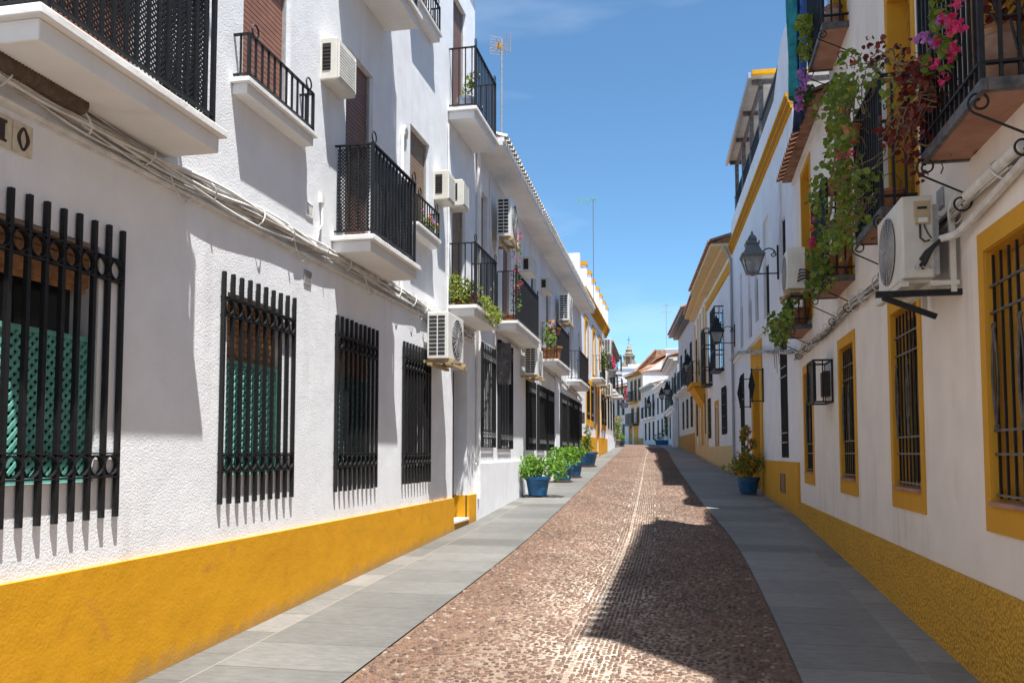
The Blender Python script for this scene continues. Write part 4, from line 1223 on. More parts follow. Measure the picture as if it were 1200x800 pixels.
cable_run('cable_bundle', R1, 3.4, 14.6, lambda u: 3.215 + .012 * math.sin(u * 1.4), .02, 10, [(CABLE_G, 9), (CABLE_W, 6), (CABLE_K, 4)], 'loose bundle of grey cables clipped along the near right wall', 9, spread=.09, sag=.03, rr_=(.005, .011), step=.13)
m = MB(); pts = []; rs = []; u = 4.75
while u < 5.66:
    pts.append(R1(u, .055, 3.235)); rs.append(.036 if int(round((u - 4.75) / .012)) % 2 else .031); u += .012
m.tube(pts, rs, 12); o = build('cable_sleeve', m, CABLE_W, None); tag(o, 'pale ribbed sleeve on the cables below the nearest right balcony', 'sleeve')

# ------------------------------------------------------------------ right: the house with cornice, door and roof pergola
R1b = Fr((1.76, 14.6), (1.29, 25.4), 'R')
r3 = empty('town_house', R1b(5, 0, gz(19)), 'cool white house with ochre striped cornice, ochre door surround and roof pergola', 'house')
slim = [(1.12, 1.80, 1.58, 3.66), (8.14, 8.95, 1.56, 3.68)]
upw = [(1.02, 1.74, 4.95, 6.72), (3.2, 4.05, 4.45, 6.5), (5.0, 5.6, 4.6, 6.4), (6.3, 6.95, 4.4, 6.1), (8.2, 8.85, 4.4, 6.36)]
dd = (4.85, 6.05, .75, 3.55)
build('wall', wall_mb(R1b, 0, R1b.L, -.3, 7.7, [(*q, .14) for q in slim] + [(*q, .1) for q in upw] + [(*dd, .22)]), WHITE_C, r3)
build('house_volume', house_body(R1b, 0, R1b.L, -.3, 7.7), WHITE_C, r3)
m = MB(); m.box(R1b, 0, 4.5, -.02, .035, -.3, 1.49); build('plinth', m, OCHRE_S, r3); build('plinth', MB().box(R1b, 6.4, R1b.L, -.02, .035, -.3, 1.42), OCHRE_S, r3)
m = frame_mb(R1b, 1.33, 1.88, .93, 1.27, .02, .036, .05)
for i in range(9): m.box(R1b, 1.35, 1.86, .036, .046, .96 + i * .033, .978 + i * .033)
build('vent_grille', m, IRON_W, r3)
for q in slim:
    a, b, c, d = q; w = glazing(r3, R1b, a, b, c, d, .13)
    mb = MB()
    for i in range(6):
        u = a + (b - a) * i / 5; mb.box(R1b, u - .01, u + .01, .0, .02, c - .02, d + .02)
    build('grille', mb, IRON, w)
    for z in (c + .25, c + .42, d - .65, d - .48): build('grille_rail', MB().box(R1b, a - .02, b + .02, .02, .034, z - .01, z + .01), PALE_IRON, w)
for q in upw:
    a, b, c, d = q; w = glazing(r3, R1b, a, b, c, d, .095, fmat=WOOD_D)
    build('blind', slats_mb(R1b, a + .02, b - .02, -.05, c + (d - c) * .55, d, .06), TRIM, w)
m = MB(); m.box(R1b, 4.5, 4.85, 0, .03, -.2, 4.12); m.box(R1b, 6.05, 6.4, 0, .03, -.2, 4.12); m.box(R1b, 4.85, 6.05, 0, .03, 3.55, 4.12)
m.box(R1b, 6.03, 6.05, -.22, 0, .7, 3.55); m.box(R1b, 4.85, 4.87, -.22, 0, .7, 3.55)
build('door_surround', m, OCHRE_S, r3)
d_ = build('door', MB().box(R1b, 4.87, 6.03, -.21, -.17, .7, 2.6), SH_OCH, r3)
build('door_panel', MB().box(R1b, 5.0, 5.38, -.169, -.15, .9, 2.4).box(R1b, 5.52, 5.9, -.169, -.15, .9, 2.4), OCHRE_D, d_)
tr = glazing(r3, R1b, 4.87, 6.03, 2.6, 3.55, .18, name='transom_window', fmat=IRON_W)
build('house_number_plate', MB().box(R1b, 6.07, 6.32, .03, .045, 2.2, 2.34), GREYP, r3, bevel=.004)
for k, u in enumerate((4.3, 6.7)):
    t = empty('wall_bracket', R1b(u, 0, 2.7), ['black iron bracket frame right of the ochre door', 'black iron bracket frame left of the ochre door'][k], 'bracket')
    m = MB(); m.bar(R1b(u, .02, 2.72), R1b(u, .02, 3.45), .03); m.bar(R1b(u, .25, 2.72), R1b(u, .25, 3.45), .03)
    m.bar(R1b(u, 0, 2.75), R1b(u, .27, 2.75), .02); m.bar(R1b(u, 0, 3.42), R1b(u, .27, 3.42), .02)
    build('bracket_frame', m, IRON, t)
    m = MB(); m.prism([R1b(u + .012, .25, 2.72), R1b(u + .012, .32, 3.08), R1b(u + .012, .25, 3.45), R1b(u + .012, .18, 3.08)], R1b(.02, 0, 0) - R1b(0, 0, 0)); build('diamond_plate', m, IRON, t)
m = MB()
for a, b, n, in ((7.40, 7.45, .04), (7.50, 7.55, .08), (7.60, 7.66, .12)): m.box(R1b, 0, R1b.L, -.02, n, a, b)
c1_ = build('cornice', m, OCHRE, r3)
m = MB()
for a, b, n, in ((7.45, 7.50, .055), (7.55, 7.60, .095)): m.box(R1b, 0, R1b.L, -.02, n, a, b)
build('cornice_stripe', m, OCHRE_D, c1_)
build('parapet', MB().box(R1b, 1.3, R1b.L, -.25, .02, 7.7, 8.35), WHITE_C, r3)
m = MB(); m.prism([R1b(0.0, .03, 7.7), R1b(1.9, .03, 7.7), R1b(1.9, .03, 8.35), R1b(.9, .03, 9.0), R1b(0., .03, 9.0)], R1b(0, -.24, 0) - R1b(0, 0, 0)); build('stair_wall', m, WHITE_C, r3)
m = MB(); m.bar(R1b(1.9, -.1, 9.05), R1b(10.7, -.1, 9.05), .04)
for i in range(60):
    u = 1.95 + i * .148; m.box(R1b, u - .01, u + .01, -.11, -.09, 8.35, 9.05)
build('terrace_railing', m, IRON, r3)
pg = build('pergola', MB().box(R1b, 4.6, 10.4, -3.4, .12, 9.98, 10.03), PERG, r3)
m = MB()
for u in (4.8, 6.6, 8.4, 10.2): m.box(R1b, u - .05, u + .05, -.16, -.06, 8.35, 9.85); m.box(R1b, u - .05, u + .05, -3.3, -3.2, 7.7, 9.85)
for u in (4.8, 6.6, 8.4, 10.2): m.box(R1b, u - .04, u + .04, -3.35, .08, 9.88, 9.98)
m.box(R1b, 4.6, 10.4, -.15, -.07, 9.80, 9.88); m.box(R1b, 4.6, 10.4, -3.3, -3.2, 9.80, 9.88)
build('pergola_post', m, IRON_W, pg)
m = MB(); m.box(R1b, 4.55, 10.45, .12, .18, 9.93, 10.06); build('gutter', m, SILVER, pg)
build('roof_board', MB().box(R1b, 4.5, 4.6, -3.4, .1, 10.0, 10.09), OCHRE, pg)
m = MB().tube([R1b(10.55, .06, .8), R1b(10.55, .06, 7.2), R1b(10.55, .25, 7.6)], .04, 8); build('drain_pipe', m, GREYP, r3, smooth=True)
build('string_course', MB().box(R1b, .3, R1b.L, -.01, .05, 4.18, 4.28), TRIM, r3)
cable_run('cable_bundle', R1b, .1, 10.7, lambda u: 3.3 + .115 * min(u, 9) if u < 9 else 4.33, .06, 8, [(CABLE_G, 4), (CABLE_W, 3), (CABLE_K, 2)], 'bundle of grey cables along the white wall above the ochre door', 12, spread=.05, rr_=(.007, .014))

# ------------------------------------------------------------------ right: receding houses
R2 = Fr((1.29, 25.4), (.72, 33), 'R')
r4 = simple_house(R2, 'white house with cream plinth and deep cream eave on the right', [(1.8, 2.95, 2.25, 3.7), (6.6, 7.4, 2.2, 3.62)], 7.75, WHITE_C, (1.86, CREAM), doors=[(4.25, 5.0, 1.25, 3.2)], eave=(.62, EAVE_CREAM, TILE), trim=None)
for a, b, c, d in ((2.35, 3.7, 4.3, 6.3), (5.9, 7.1, 4.1, 6.1)):
    w = build('oriel_window', MB().box(R2, a + .1, b - .1, 0, .03, c + .1, d - .1), GLASS_D, r4)
    m = MB(); n = .28
    for i in range(8):
        u = a + (b - a) * i / 7; m.box(R2, u - .014, u + .014, n - .014, n + .014, c, d)
    for z in (c, c + .6, d - .6, d):
        m.bar(R2(a, n, z), R2(b, n, z), .035)
        for u in (a, b): m.bar(R2(u, 0, z), R2(u, n, z), .035)
    for u in (a, b): m.box(R2, u - .012, u + .012, n / 2 - .012, n / 2 + .012, c, d)
    m.box(R2, a, b, 0, n, c - .05, c - .02)
    build('iron_cage', m, IRON, w)
build('frieze', MB().box(R2, 0, R2.L, -.01, .05, 7.0, 7.3), OCHRE_S, r4)
build('corner_panel', MB().box(R2, .05, .1, 0, .04, 1.9, 6.9), TRIM, r4)
R3 = Fr((.72, 33), (.3, 40), 'R')
r5 = simple_house(R3, 'white house with ochre pilasters and a carved orange balcony on the right', [(.5, 1.2, 2.4, 3.9), (1.7, 2.5, 4.6, 6.6), (5.2, 6.0, 2.4, 3.9), (5.0, 5.8, 4.6, 6.6)], 7.9, WHITE_C, (1.95, CREAM), doors=[(2.6, 3.6, 1.3, 4.0)], eave=(.45, EAVE_CREAM, TILE))
m = MB()
for u in (.2, 1.4, 3.0, 4.4, 6.4): m.box(R3, u, u + .3, 0, .06, 1.95, 7.4)
build('pilaster', m, EAVE_CREAM, r5)
bb = build('balcony', MB().box(R3, 1.1, 4.2, 0, .55, 4.25, 4.4), OCHRE_S, r5)
m = MB(); m.prism([R3(1.3, 0, 4.24), R3(1.3, .45, 4.24), R3(1.3, .3, 3.95), R3(1.3, .1, 3.6), R3(1.3, 0, 3.5)], R3(2.7, 0, 0) - R3(0, 0, 0))
build('corbel', m, OCHRE_S, bb)
m = MB()
for i in range(19):
    u = 1.15 + i * .166; m.lathe(R3(u, .5, 4.4), [(.03, 0), (.05, .12), (.03, .3), (.045, .5), (.03, .75)], 8)
m.bar(R3(1.1, .5, 5.2), R3(4.2, .5, 5.2), .08); build('railing', m, IRON, bb)
R4 = Fr((.3, 40), (-.55, 49.5), 'R')
r6 = simple_house(R4, 'white house with dark ochre plinth and dark projecting eave on the right', [(1.3, 2.1, 2.9, 4.3), (3.6, 4.4, 2.9, 4.3), (6, 6.8, 2.9, 4.3), (1.3, 2.1, 4.9, 6.9), (4.2, 5, 4.9, 6.9), (7, 7.8, 4.9, 6.9)], 8.3, WHITE_F, (2.55, OCHRE_D), eave=(.55, IRON_W, TILE))
for a in (1.0, 3.9, 6.7): far_balcony(r6, R4, a, a + 1.4, 4.8, .4)

# ------------------------------------------------------------------ the bend: houses facing down the street
F4 = Fr((-.62, 50.3), (-1.36, 60), 'R')
f4 = simple_house(F4, 'white house with a white urn on its corner and iron balconies at the bend', [(1.5, 2.4, 2.6, 4.0), (4.5, 5.4, 2.6, 4.0), (7.5, 8.4, 2.6, 4.0), (1.5, 2.4, 4.7, 6.4), (4.5, 5.4, 4.7, 6.4), (7.5, 8.4, 4.7, 6.4)], 7.2, WHITE_F, eave=(.5, TRIM, TILE), depth=5, ridge=.35)
m = MB(); m.box(F4, -.15, 9.7, 0, .3, 4.25, 4.4); m.box(F4, -.1, 9.7, 0, .2, 4.1, 4.25); led = build('ledge', m, TRIM, f4)
build('urn', MB().lathe(F4(.15, .15, 4.4), [(.09, 0), (.09, .05), (.05, .1), (.16, .35), (.17, .45), (.11, .5), (.12, .56), (.0, .7)], 12), TRIM, led, smooth=True)
build('corner_pier', MB().box(F4, -.12, .45, .002, .34, 1.4, 4.098), WHITE_B, f4)
far_balcony(f4, F4, 1.1, 2.8, 4.42, .3); far_balcony(f4, F4, 4.1, 5.8, 4.42, .3); far_balcony(f4, F4, 7.1, 8.8, 4.42, .3)
F3 = Fr((-1.36, 60), (-2.56, 68), 'R')
f3 = simple_house(F3, 'low plain white house with grey cornice, behind the blue planter', [(1, 1.7, 2.9, 4.1), (3.4, 4.1, 2.9, 4.1), (6, 6.7, 2.9, 4.1), (1, 1.7, 4.6, 5.8), (3.4, 4.1, 4.6, 5.8), (6, 6.7, 4.6, 5.8)], 6.5, WHITE_F, eave=(.25, TRIM, TILE_W), depth=5, ridge=.35)
build('upper_wall', MB().box(F3, .3, 7.0, -2.5, -.6, 6.5, 7.3), WHITE_B, f3)
F2 = Fr((-2.56, 68), (-3.90, 75), 'R')
f2 = simple_house(F2, 'grey white house with grey eave and three upper balconies at the bend', [(.8, 1.5, 2.7, 4.1), (3.0, 3.7, 2.7, 4.1), (5.2, 5.9, 2.7, 4.1), (.8, 1.5, 4.6, 6.3), (3.0, 3.7, 4.6, 6.3), (5.2, 5.9, 4.6, 6.3)], 7.1, WHITE_F, eave=(.3, GREYP, TILE_W), depth=5, ridge=.35)
for a in (.5, 2.7, 4.9): far_balcony(f2, F2, a, a + 1.3, 4.5, .3)
F1 = Fr((-3.92, 75), (-5.64, 80), 'R')
f1 = simple_house(F1, 'three storey white house with ochre eave and ochre balcony, behind the ochre door', [(.7, 1.3, 6.3, 8.1), (2.0, 2.6, 6.3, 8.1), (3.3, 3.9, 6.3, 8.1), (1.2, 1.9, 4.3, 5.6), (3.0, 3.7, 4.3, 5.6)], 8.7, WHITE_F, doors=[(3.7, 4.6, 2.4, 4.1)], eave=(.3, OCHRE_D, TILE), depth=5, ridge=.35, trim=OCHRE_S)
build('ochre_panel', MB().box(F1, 1.6, 2.9, 0, .05, 2.2, 4.15), OCHRE_S, f1)
build('plinth', MB().box(F1, .05, 1.5, 0, .05, 2.0, 2.9), OCHRE_S, f1)
far_balcony(f1, F1, 1.6, 4.1, 6.2, .4, slab=OCHRE_S); far_balcony(f1, F1, 1.4, 4.1, 4.2, .5, slab=IRON)
F0 = Fr((-5.64, 80), (-7.6, 84.6), 'R')
f0 = simple_house(F0, 'grey white house with low ochre eave, farthest seen at the bend', [(.8, 1.4, 2.9, 4.3), (2.6, 3.2, 2.9, 4.3), (.8, 1.5, 5.2, 7.2), (2.2, 2.9, 5.2, 7.2), (3.6, 4.2, 5.2, 7.2)], 7.9, WHITE_F, eave=(.35, OCHRE_D, TILE), depth=5, ridge=.35)

# big tiled roof house, white terrace block and bell tower beyond
W0 = lambda x, y, z: Vector((x, y, z))
bg = empty('gabled_house', (-3, 88, 2.4), 'white gabled house with large orange tiled roof rising behind the far facades', 'house')
m = MB(); m.prism([W0(-5.1, 86, 2.3), W0(-.2, 86, 2.3), W0(-.2, 86, 11.3), W0(-1.9, 86, 11.15), W0(-4.9, 86, 9.3), W0(-5.1, 86, 8.9)], (0, 9, 0)); build('wall', m, WHITE_B, bg)
m = MB(); m.prism([W0(-5.5, 87, 9.6), W0(-3.2, 87, 12.0), W0(-1.6, 87, 12.0), W0(-1.6, 87, 11.7), W0(-3.1, 87, 11.1), W0(-5.3, 87, 9.4)], (0, 8, 0))
rf = build('roof', m, TILE_O, bg)
m = MB()
for i in range(16):
    y0 = 86.9 + i * .5; m.tube([W0(-5.5, y0, 9.62), W0(-3.2, y0, 12.02)], .12, 6)
for i in range(14):
    x0 = -3.3 + .12 * i; m.tube([W0(-5.45 + i * .16, 86.85, 9.65 + i * .167), W0(-5.3 + i * .16, 86.85, 9.8 + i * .167)], .1, 6)
# the roof slope that faces the street
m.add([W0(-5.5, 86.8, 9.6), W0(-3.2, 88.5, 12.02), W0(-1.6, 88.5, 12.02), W0(-1.6, 86.05, 11.3), W0(-4.6, 86.05, 9.5)], [(0, 1, 2, 3, 4)])
build('roof_tiles', m, TILE_O, rf)
m = MB(); m.box(At(-1.4, 85.5, 11.3), -.75, .75, -.5, .5, -.6, .45); ch = build('chimney', m, WHITE_B, bg)
m = MB(); m.box(At(-1.4, 85.5, 11.75), -.85, .85, -.6, .6, 0, .12); build('chimney_cap', m, TRIM, ch)
tb = empty('terrace_block', (-7, 100, 2.4), 'flat topped white building with parapet below the church tower', 'house')
build('wall', MB().box(At(-7.2, 103, 2.4), -2.6, 2.2, -3, 3, 0, 9.0), WHITE_B, tb)
build('parapet', MB().box(At(-7.2, 103, 11.402), -2.7, 2.3, -3.1, 3.1, 0, .25), TRIM, tb)
build('terrace_house', MB().box(At(-6.3, 104, 11.652), -.8, .9, -1, 1, 0, .0 + .6), WHITE_F, tb)
tw = empty('bell_tower', (-10.2, 150, 2.4), 'ornate stone church bell tower with small cross rising far beyond the street', 'tower')
T = At(-10.2, 150, 0)
m = MB(); m.box(T, -1.1, 1.1, -1.1, 1.1, 2, 16.9); m.box(T, -1.3, 1.3, -1.3, 1.3, 16.4, 16.8)
for sx in (-1, 1):
    for sy in (-1, 1): m.box(At(-10.2 + sx * .7, 150 + sy * .7, 0), -.2, .2, -.2, .2, 16.9, 18.4); m.lathe((-10.2 + sx * 1.15, 150 + sy * 1.15, 16.81), [(.16, 0), (.2, .3), (.1, .5), (.0, .9)], 8)
m.box(T, -.4, .4, -.4, .4, 16.9, 18.4); m.box(T, -1.05, 1.05, -1.05, 1.05, 18.4, 18.6)
build('belfry', m, STONE, tw)
build('dome', MB().lathe((-10.2, 150, 18.65), [(.7, -.05), (.7, .25), (.8, .3), (.55, .5), (.55, .9), (.65, .95), (.35, 1.2), (.3, 1.5), (.1, 1.8), (.03, 2.0)], 8), STONE, tw)
m = MB(); m.bar((-10.2, 150, 20.5), (-10.2, 150, 21.9), .07); m.bar((-10.5, 150, 21.4), (-9.9, 150, 21.4), .07); build('cross', m, IRON, tw)

# ------------------------------------------------------------------ lanterns on wall arms
def lantern(fr, u, n_l, zb, label, s=1., pat=IRON_G):
    c = fr(u, n_l, zb); t = empty('wall_lantern', c, label, 'street lamp', 'lanterns on wall arms')
    def ringpts(w, z): return [fr(u + a * w * s, n_l + b * w * s, zb + z * s) for a, b in ((-1, -1), (1, -1), (1, 1), (-1, 1))]
    lo_, hi_ = ringpts(.115, .03), ringpts(.215, .38)
    m = MB()
    for i in range(4):
        m.bar(lo_[i], hi_[i], .022 * s); m.bar(lo_[i], lo_[(i + 1) % 4], .03 * s); m.bar(hi_[i], hi_[(i + 1) % 4], .035 * s)
    m.lathe(fr(u, n_l, zb - .03 * s), [(.03 * s, 0), (.06 * s, .02 * s), (.13 * s, .05 * s), (.13 * s, .06 * s)], 4 if 0 else 12)
    build('lantern_frame', m, pat, t)
    m = MB(); lo2, hi2 = ringpts(.11, .035), ringpts(.21, .375)
    for i in range(4): m.quad(lo2[i], lo2[(i + 1) % 4], hi2[(i + 1) % 4], hi2[i])
    build('glass', m, GLASS_L, t, recalc=False)
    m = MB()
    prof = [(.245, .38), (.25, .41), (.19, .47), (.13, .60), (.13, .63), (.15, .66), (.10, .68), (.085, .74), (.10, .75), (.075, .82), (.03, .87), (.02, .93), (.0, .96)]
    rings = [ringpts(w, z) for w, z in prof]
    vs = [p for r_ in rings for p in r_]
    fs = [(0, 1, 2, 3)]
    for i in range(len(rings) - 1):
        for j in range(4): fs.append((i * 4 + j, i * 4 + (j + 1) % 4, i * 4 + 4 + (j + 1) % 4, i * 4 + 4 + j))
    m.add(vs, fs)
    for a, b in ((-1, -1), (1, -1), (1, 1), (-1, 1)):
        p = fr(u + a * .13 * s, n_l + b * .13 * s, zb + .63 * s); m.bar(p, p + Vector((0, 0, .08 * s)), .03 * s)
    build('lantern_roof', m, pat, t)
    m = MB().lathe(fr(u, n_l, zb + .06 * s), [(.02 * s, 0), (.05 * s, .05 * s), (.075 * s, .14 * s), (.06 * s, .22 * s), (.02 * s, .26 * s)], 12); build('bulb', m, BULB, t, smooth=True)
    m = MB()
    m.bar(fr(u, .02, zb - .12 * s), fr(u, .02, zb + .62 * s), .035 * s)
    m.bar(fr(u, .02, zb + .01), fr(u, n_l - .1 * s, zb + .01), .025 * s)
    pts = []
    for i in range(15):
        a = math.pi * i / 14
        pts.append(fr(u, .05 + (n_l - .2 * s - .05) * (.5 - .5 * math.cos(a)), zb + (.40 + .16 * math.sin(a)) * s))
    m.tube(pts, .014 * s, 6)
    for cc, rr2, st in (((.10, .42), .06, 1),):
        pts = [fr(u, cc[0] + rr2 * (1 - .7 * i / 16) * math.cos(R(90) + R(450) * i / 16), zb + (cc[1] + rr2 * (1 - .7 * i / 16) * math.sin(R(90) + R(450) * i / 16)) * s) for i in range(17)]
        m.tube(pts, .012 * s, 6)
    build('arm', m, IRON, t, smooth=False)
    return t
lantern(R1b, 1.85, .48, 4.98, 'large grey iron lantern beside the air conditioner, nearest on the right wall', .87)
lantern(R1b, 10.3, .52, 4.75, 'black iron lantern on the drain pipe corner, second along the right wall', .86, IRON)
lantern(R3, 4.2, .5, 5.05, 'black iron lantern by the carved orange balcony on the right', .9, IRON)
lantern(F4, 1.2, .55, 5.05, 'small black lantern on the house with the white urn', .9, IRON)
lantern(F4, 9.2, .5, 5.3, 'small black lantern above the blue planter at the bend', .9, IRON)
lantern(F2, .6, .5, 5.2, 'small black lantern between the balconies of the grey white house', .9, IRON)

# ------------------------------------------------------------------ antennas
def yagi(base, top, label, arms, boom=.5, mat=SILVER, r=.018, plate=False):
    t = empty('antenna', base, label, 'antenna')
    m = MB().tube([base, (base[0], base[1], top)], r, 6); build('mast', m, mat, t)
    m = MB(); x, y = base[0], base[1]
    for z, l, hw in arms:
        m.bar((x - l, y, z), (x + l, y, z), r)
        for i in range(7):
            q = x - l + 2 * l * i / 6; m.bar((q, y - hw, z), (q, y + hw, z), r * .6); 
            if plate: m.bar((q, y - .02, z - hw * .8), (q, y + .02, z + hw * .8), r * .6)
    build('element', m, mat, t)
    return t
t = empty('antenna', (-3.31, 15.0, 6.95), 'silver grid television antenna on a mast above the near tiled eave', 'antenna')
build('mast', MB().tube([(-3.31, 15.0, 6.9), (-3.31, 15.0, 9.28)], .02, 8), SILVER, t)
m = MB()
for sx in (-1, 1):
    for i in range(7):
        z = 8.98 + .055 * i; m.bar((-3.31 + sx * .02, 15.0, z), (-3.31 + sx * .19, 14.9, z), .008)
    m.bar((-3.31 + sx * .19, 14.9, 8.97), (-3.31 + sx * .19, 14.9, 9.33), .012); m.bar((-3.31 + sx * .02, 15.0, 8.97), (-3.31 + sx * .02, 15., 9.33), .012)
for i in range(5): m.bar((-3.5 + .02, 14.75 - .0, 8.93 + .035 * i), (-3.12, 14.72, 8.93 + .03 * i), .006)
m.bar((-3.31, 15, 9.1), (-3.31, 14.5, 9.05), .016)
build('reflector', m, SILVER, t)
build('dipole_box', MB().box(At(-3.31, 14.8, 9.04), -.04, .04, -.04, .04, -.03, .05), OCHRE, t)
t = yagi((-3.33, 30.6, 6.95), 10.9, 'thin mast with small green yagi antenna against the sky', [(10.85, .1, .02)], mat=IRON_G, r=.014)
m = MB()
for i in range(5):
    q = -3.75 + .12 * i
    m.bar((q, 30.6, 10.68), (q + .06, 30.6, 11.0), .02)
m.bar((-3.85, 30.6, 10.83), (-3.15, 30.6, 10.87), .022); m.bar((-3.95, 30.6, 10.78), (-3.9, 30.6, 10.9), .05)
build('director', m, GREEN_L, t)
t = yagi((-2.2, 90, 11.5), 17.2, 'tall thin antenna mast standing behind the orange tiled roof', [(17.0, .3, .3), (16.3, .5, .25)], mat=SILVER, r=.035)
t = yagi((-6.6, 100, 11.6), 14.3, 'short antenna beside the church tower', [(14.2, .5, .2)], mat=SILVER, r=.03)

# ------------------------------------------------------------------ plants
def pot_lathe(o, r0, r1, h, mb=None, k=24):
    mb = mb or MB()
    mb.lathe(o, [(r0 * .9, 0), (r0, .01), (r1 * .96, h * .84), (r1 * 1.06, h * .85), (r1 * 1.08, h), (r1 * .95, h), (r1 * .92, h * .88)], k, cap=True)
    return mb
def blue_pot_plant(x, y, label, h=.34, r=.19, fol=(.32, .3), n=420, leafm=LEAF_B, size=.075, flowers=None, saucer=True, tall=None, group=None, seed=1):
    r_ = random.Random(seed)
    z = gz(y) + .02
    t = empty('potted_plant', (x, y, z), label, 'potted plant', group)
    build('pot', pot_lathe((x, y, z + .022), r * .74, r, h), BLUE_POT, t, smooth=True)
    if saucer: build('saucer', MB().lathe((x, y, z), [(r * .85, 0), (r * .98, .025), (r * .98, .03), (r * .8, .02)], 20), TERRA, t, smooth=True)
    build('soil', MB().lathe((x, y, z + h * .84), [(r * .9, 0), (r * .9, .02)], 16), SOIL, t)
    cz = z + h + fol[1] * .75
    cl = [((x + r_.gauss(0, fol[0] * .4), y + r_.gauss(0, fol[0] * .4), cz + r_.uniform(-.5, .45) * fol[1]), (fol[0] * .52, fol[0] * .52, fol[1] * .45)) for _ in range(11)]
    if tall: cl += [((x + r_.gauss(0, .06), y + r_.gauss(0, .06), z + h + q * tall), (.08, .08, .12)) for q in (.4, .55, .7, .85, .97)]
    build('foliage', foliage(cl, n // len(cl) + 6, size, r=r_), leafm, t)
    m = MB()
    for _ in range(9):
        a = r_.uniform(0, 6.28); e = r_.uniform(.1, .8) * fol[0]
        m.tube([(x + .04 * math.cos(a), y + .04 * math.sin(a), z + h * .85), (x + e * .5 * math.cos(a), y + e * .5 * math.sin(a), z + h + fol[1] * .4), (x + e * math.cos(a), y + e * math.sin(a), cz + fol[1] * .3)], .006, 4)
    if tall: m.tube([(x, y, z + h), (x + .02, y, z + h + tall)], .012, 5)
    build('stems', m, STEM, t)
    if flowers:
        for mt, k in flowers:
            for _ in range(k):
                mb = MB()
                c, rad = r_.choice(cl); d = Vector((r_.gauss(0, 1), r_.gauss(0, 1), r_.gauss(0, 1) + .3)).normalized()
                bloom(mb, Vector(c) + Vector((d.x * rad[0], d.y * rad[1], d.z * rad[2])) * 1.02, .032, 9, r_, .04)
                build('flower', mb, mt, t)
    return t
blue_pot_plant(-3.16, 17.9, 'bushy bright green plant in a blue pot, nearest on the left pavement', .40, .26, (.48, .36), 1150, size=.085, saucer=False, seed=2)
blue_pot_plant(-3.25, 22.2, 'bushy green plant in a blue pot on a terracotta saucer, second on the left', .38, .27, (.36, .36), 650, size=.085, seed=3)
blue_pot_plant(-3.2, 23.9, 'green plant in a blue pot close behind the second bushy pot', .38, .26, (.34, .34), 600, size=.085, seed=4)
blue_pot_plant(-3.5, 29.4, 'small pointed plant in a wide blue pot before the yellow plinth', .48, .40, (.22, .35), 420, size=.085, leafm=LEAF_G, seed=5, tall=.8)
blue_pot_plant(1.22, 19.0, 'bushy plant with orange flowers in a blue pot by the ochre door', .34, .24, (.46, .36), 1700, size=.065, leafm=LEAF_G, flowers=[(PET_O, 58), (PET_Y, 24), (PET_R, 12)], saucer=False, tall=1.05, seed=6)
# far planter with a small tree
t = empty('potted_plant', (-4.35, 51.3, gz(51.3)), 'tall leafy shrub in a grey tub at the left bend of the street', 'potted plant')
z = gz(51.3)
build('pot', pot_lathe((-4.35, 51.3, z), .28, .36, .45), STONE, t, smooth=True)
build('foliage', foliage([((-4.35 + .2 * math.sin(i * 2.1), 51.3 + .25 * math.cos(i * 1.7), z + .6 + .15 * i), (.32, .32, .25)) for i in range(8)], 90, .12), LEAF_Y, t)
for i in range(8):
    m = MB(); bloom(m, (-4.35 + rnd.uniform(-.4, .4), 51.2 + rnd.uniform(-.3, .2), z + rnd.uniform(.7, 1.8)), .06, 8, size=.08); build('flower', m, PET_P, t)
blue_pot_plant(-4.0, 51.6, 'little plant in a blue pot beside the grey tub at the bend', .3, .22, (.25, .25), 260, size=.1, seed=8)
t = empty('planter', (-1.75, 61, gz(61)), 'long blue planter with a green bush at the foot of the far white houses', 'planter')
z = gz(61)
m = MB(); A_ = At(-1.85, 60.8, z); m.prism([A_(-.42, -.3, 0), A_(.42, -.3, 0), A_(.52, -.35, .36), A_(-.52, -.35, .36)], (0, .7, 0)); build('tub', m, BLUE_POT, t)
build('foliage', foliage([((-1.85 + q, 60.8, z + .7 + .2 * math.sin(q * 5)), (.3, .3, .3)) for q in (-.4, -.1, .2, .45)] + [((-1.5, 60.6, z + 1.2 + .3 * i), (.25, .25, .3)) for i in range(5)], 90, .12), LEAF_D, t)

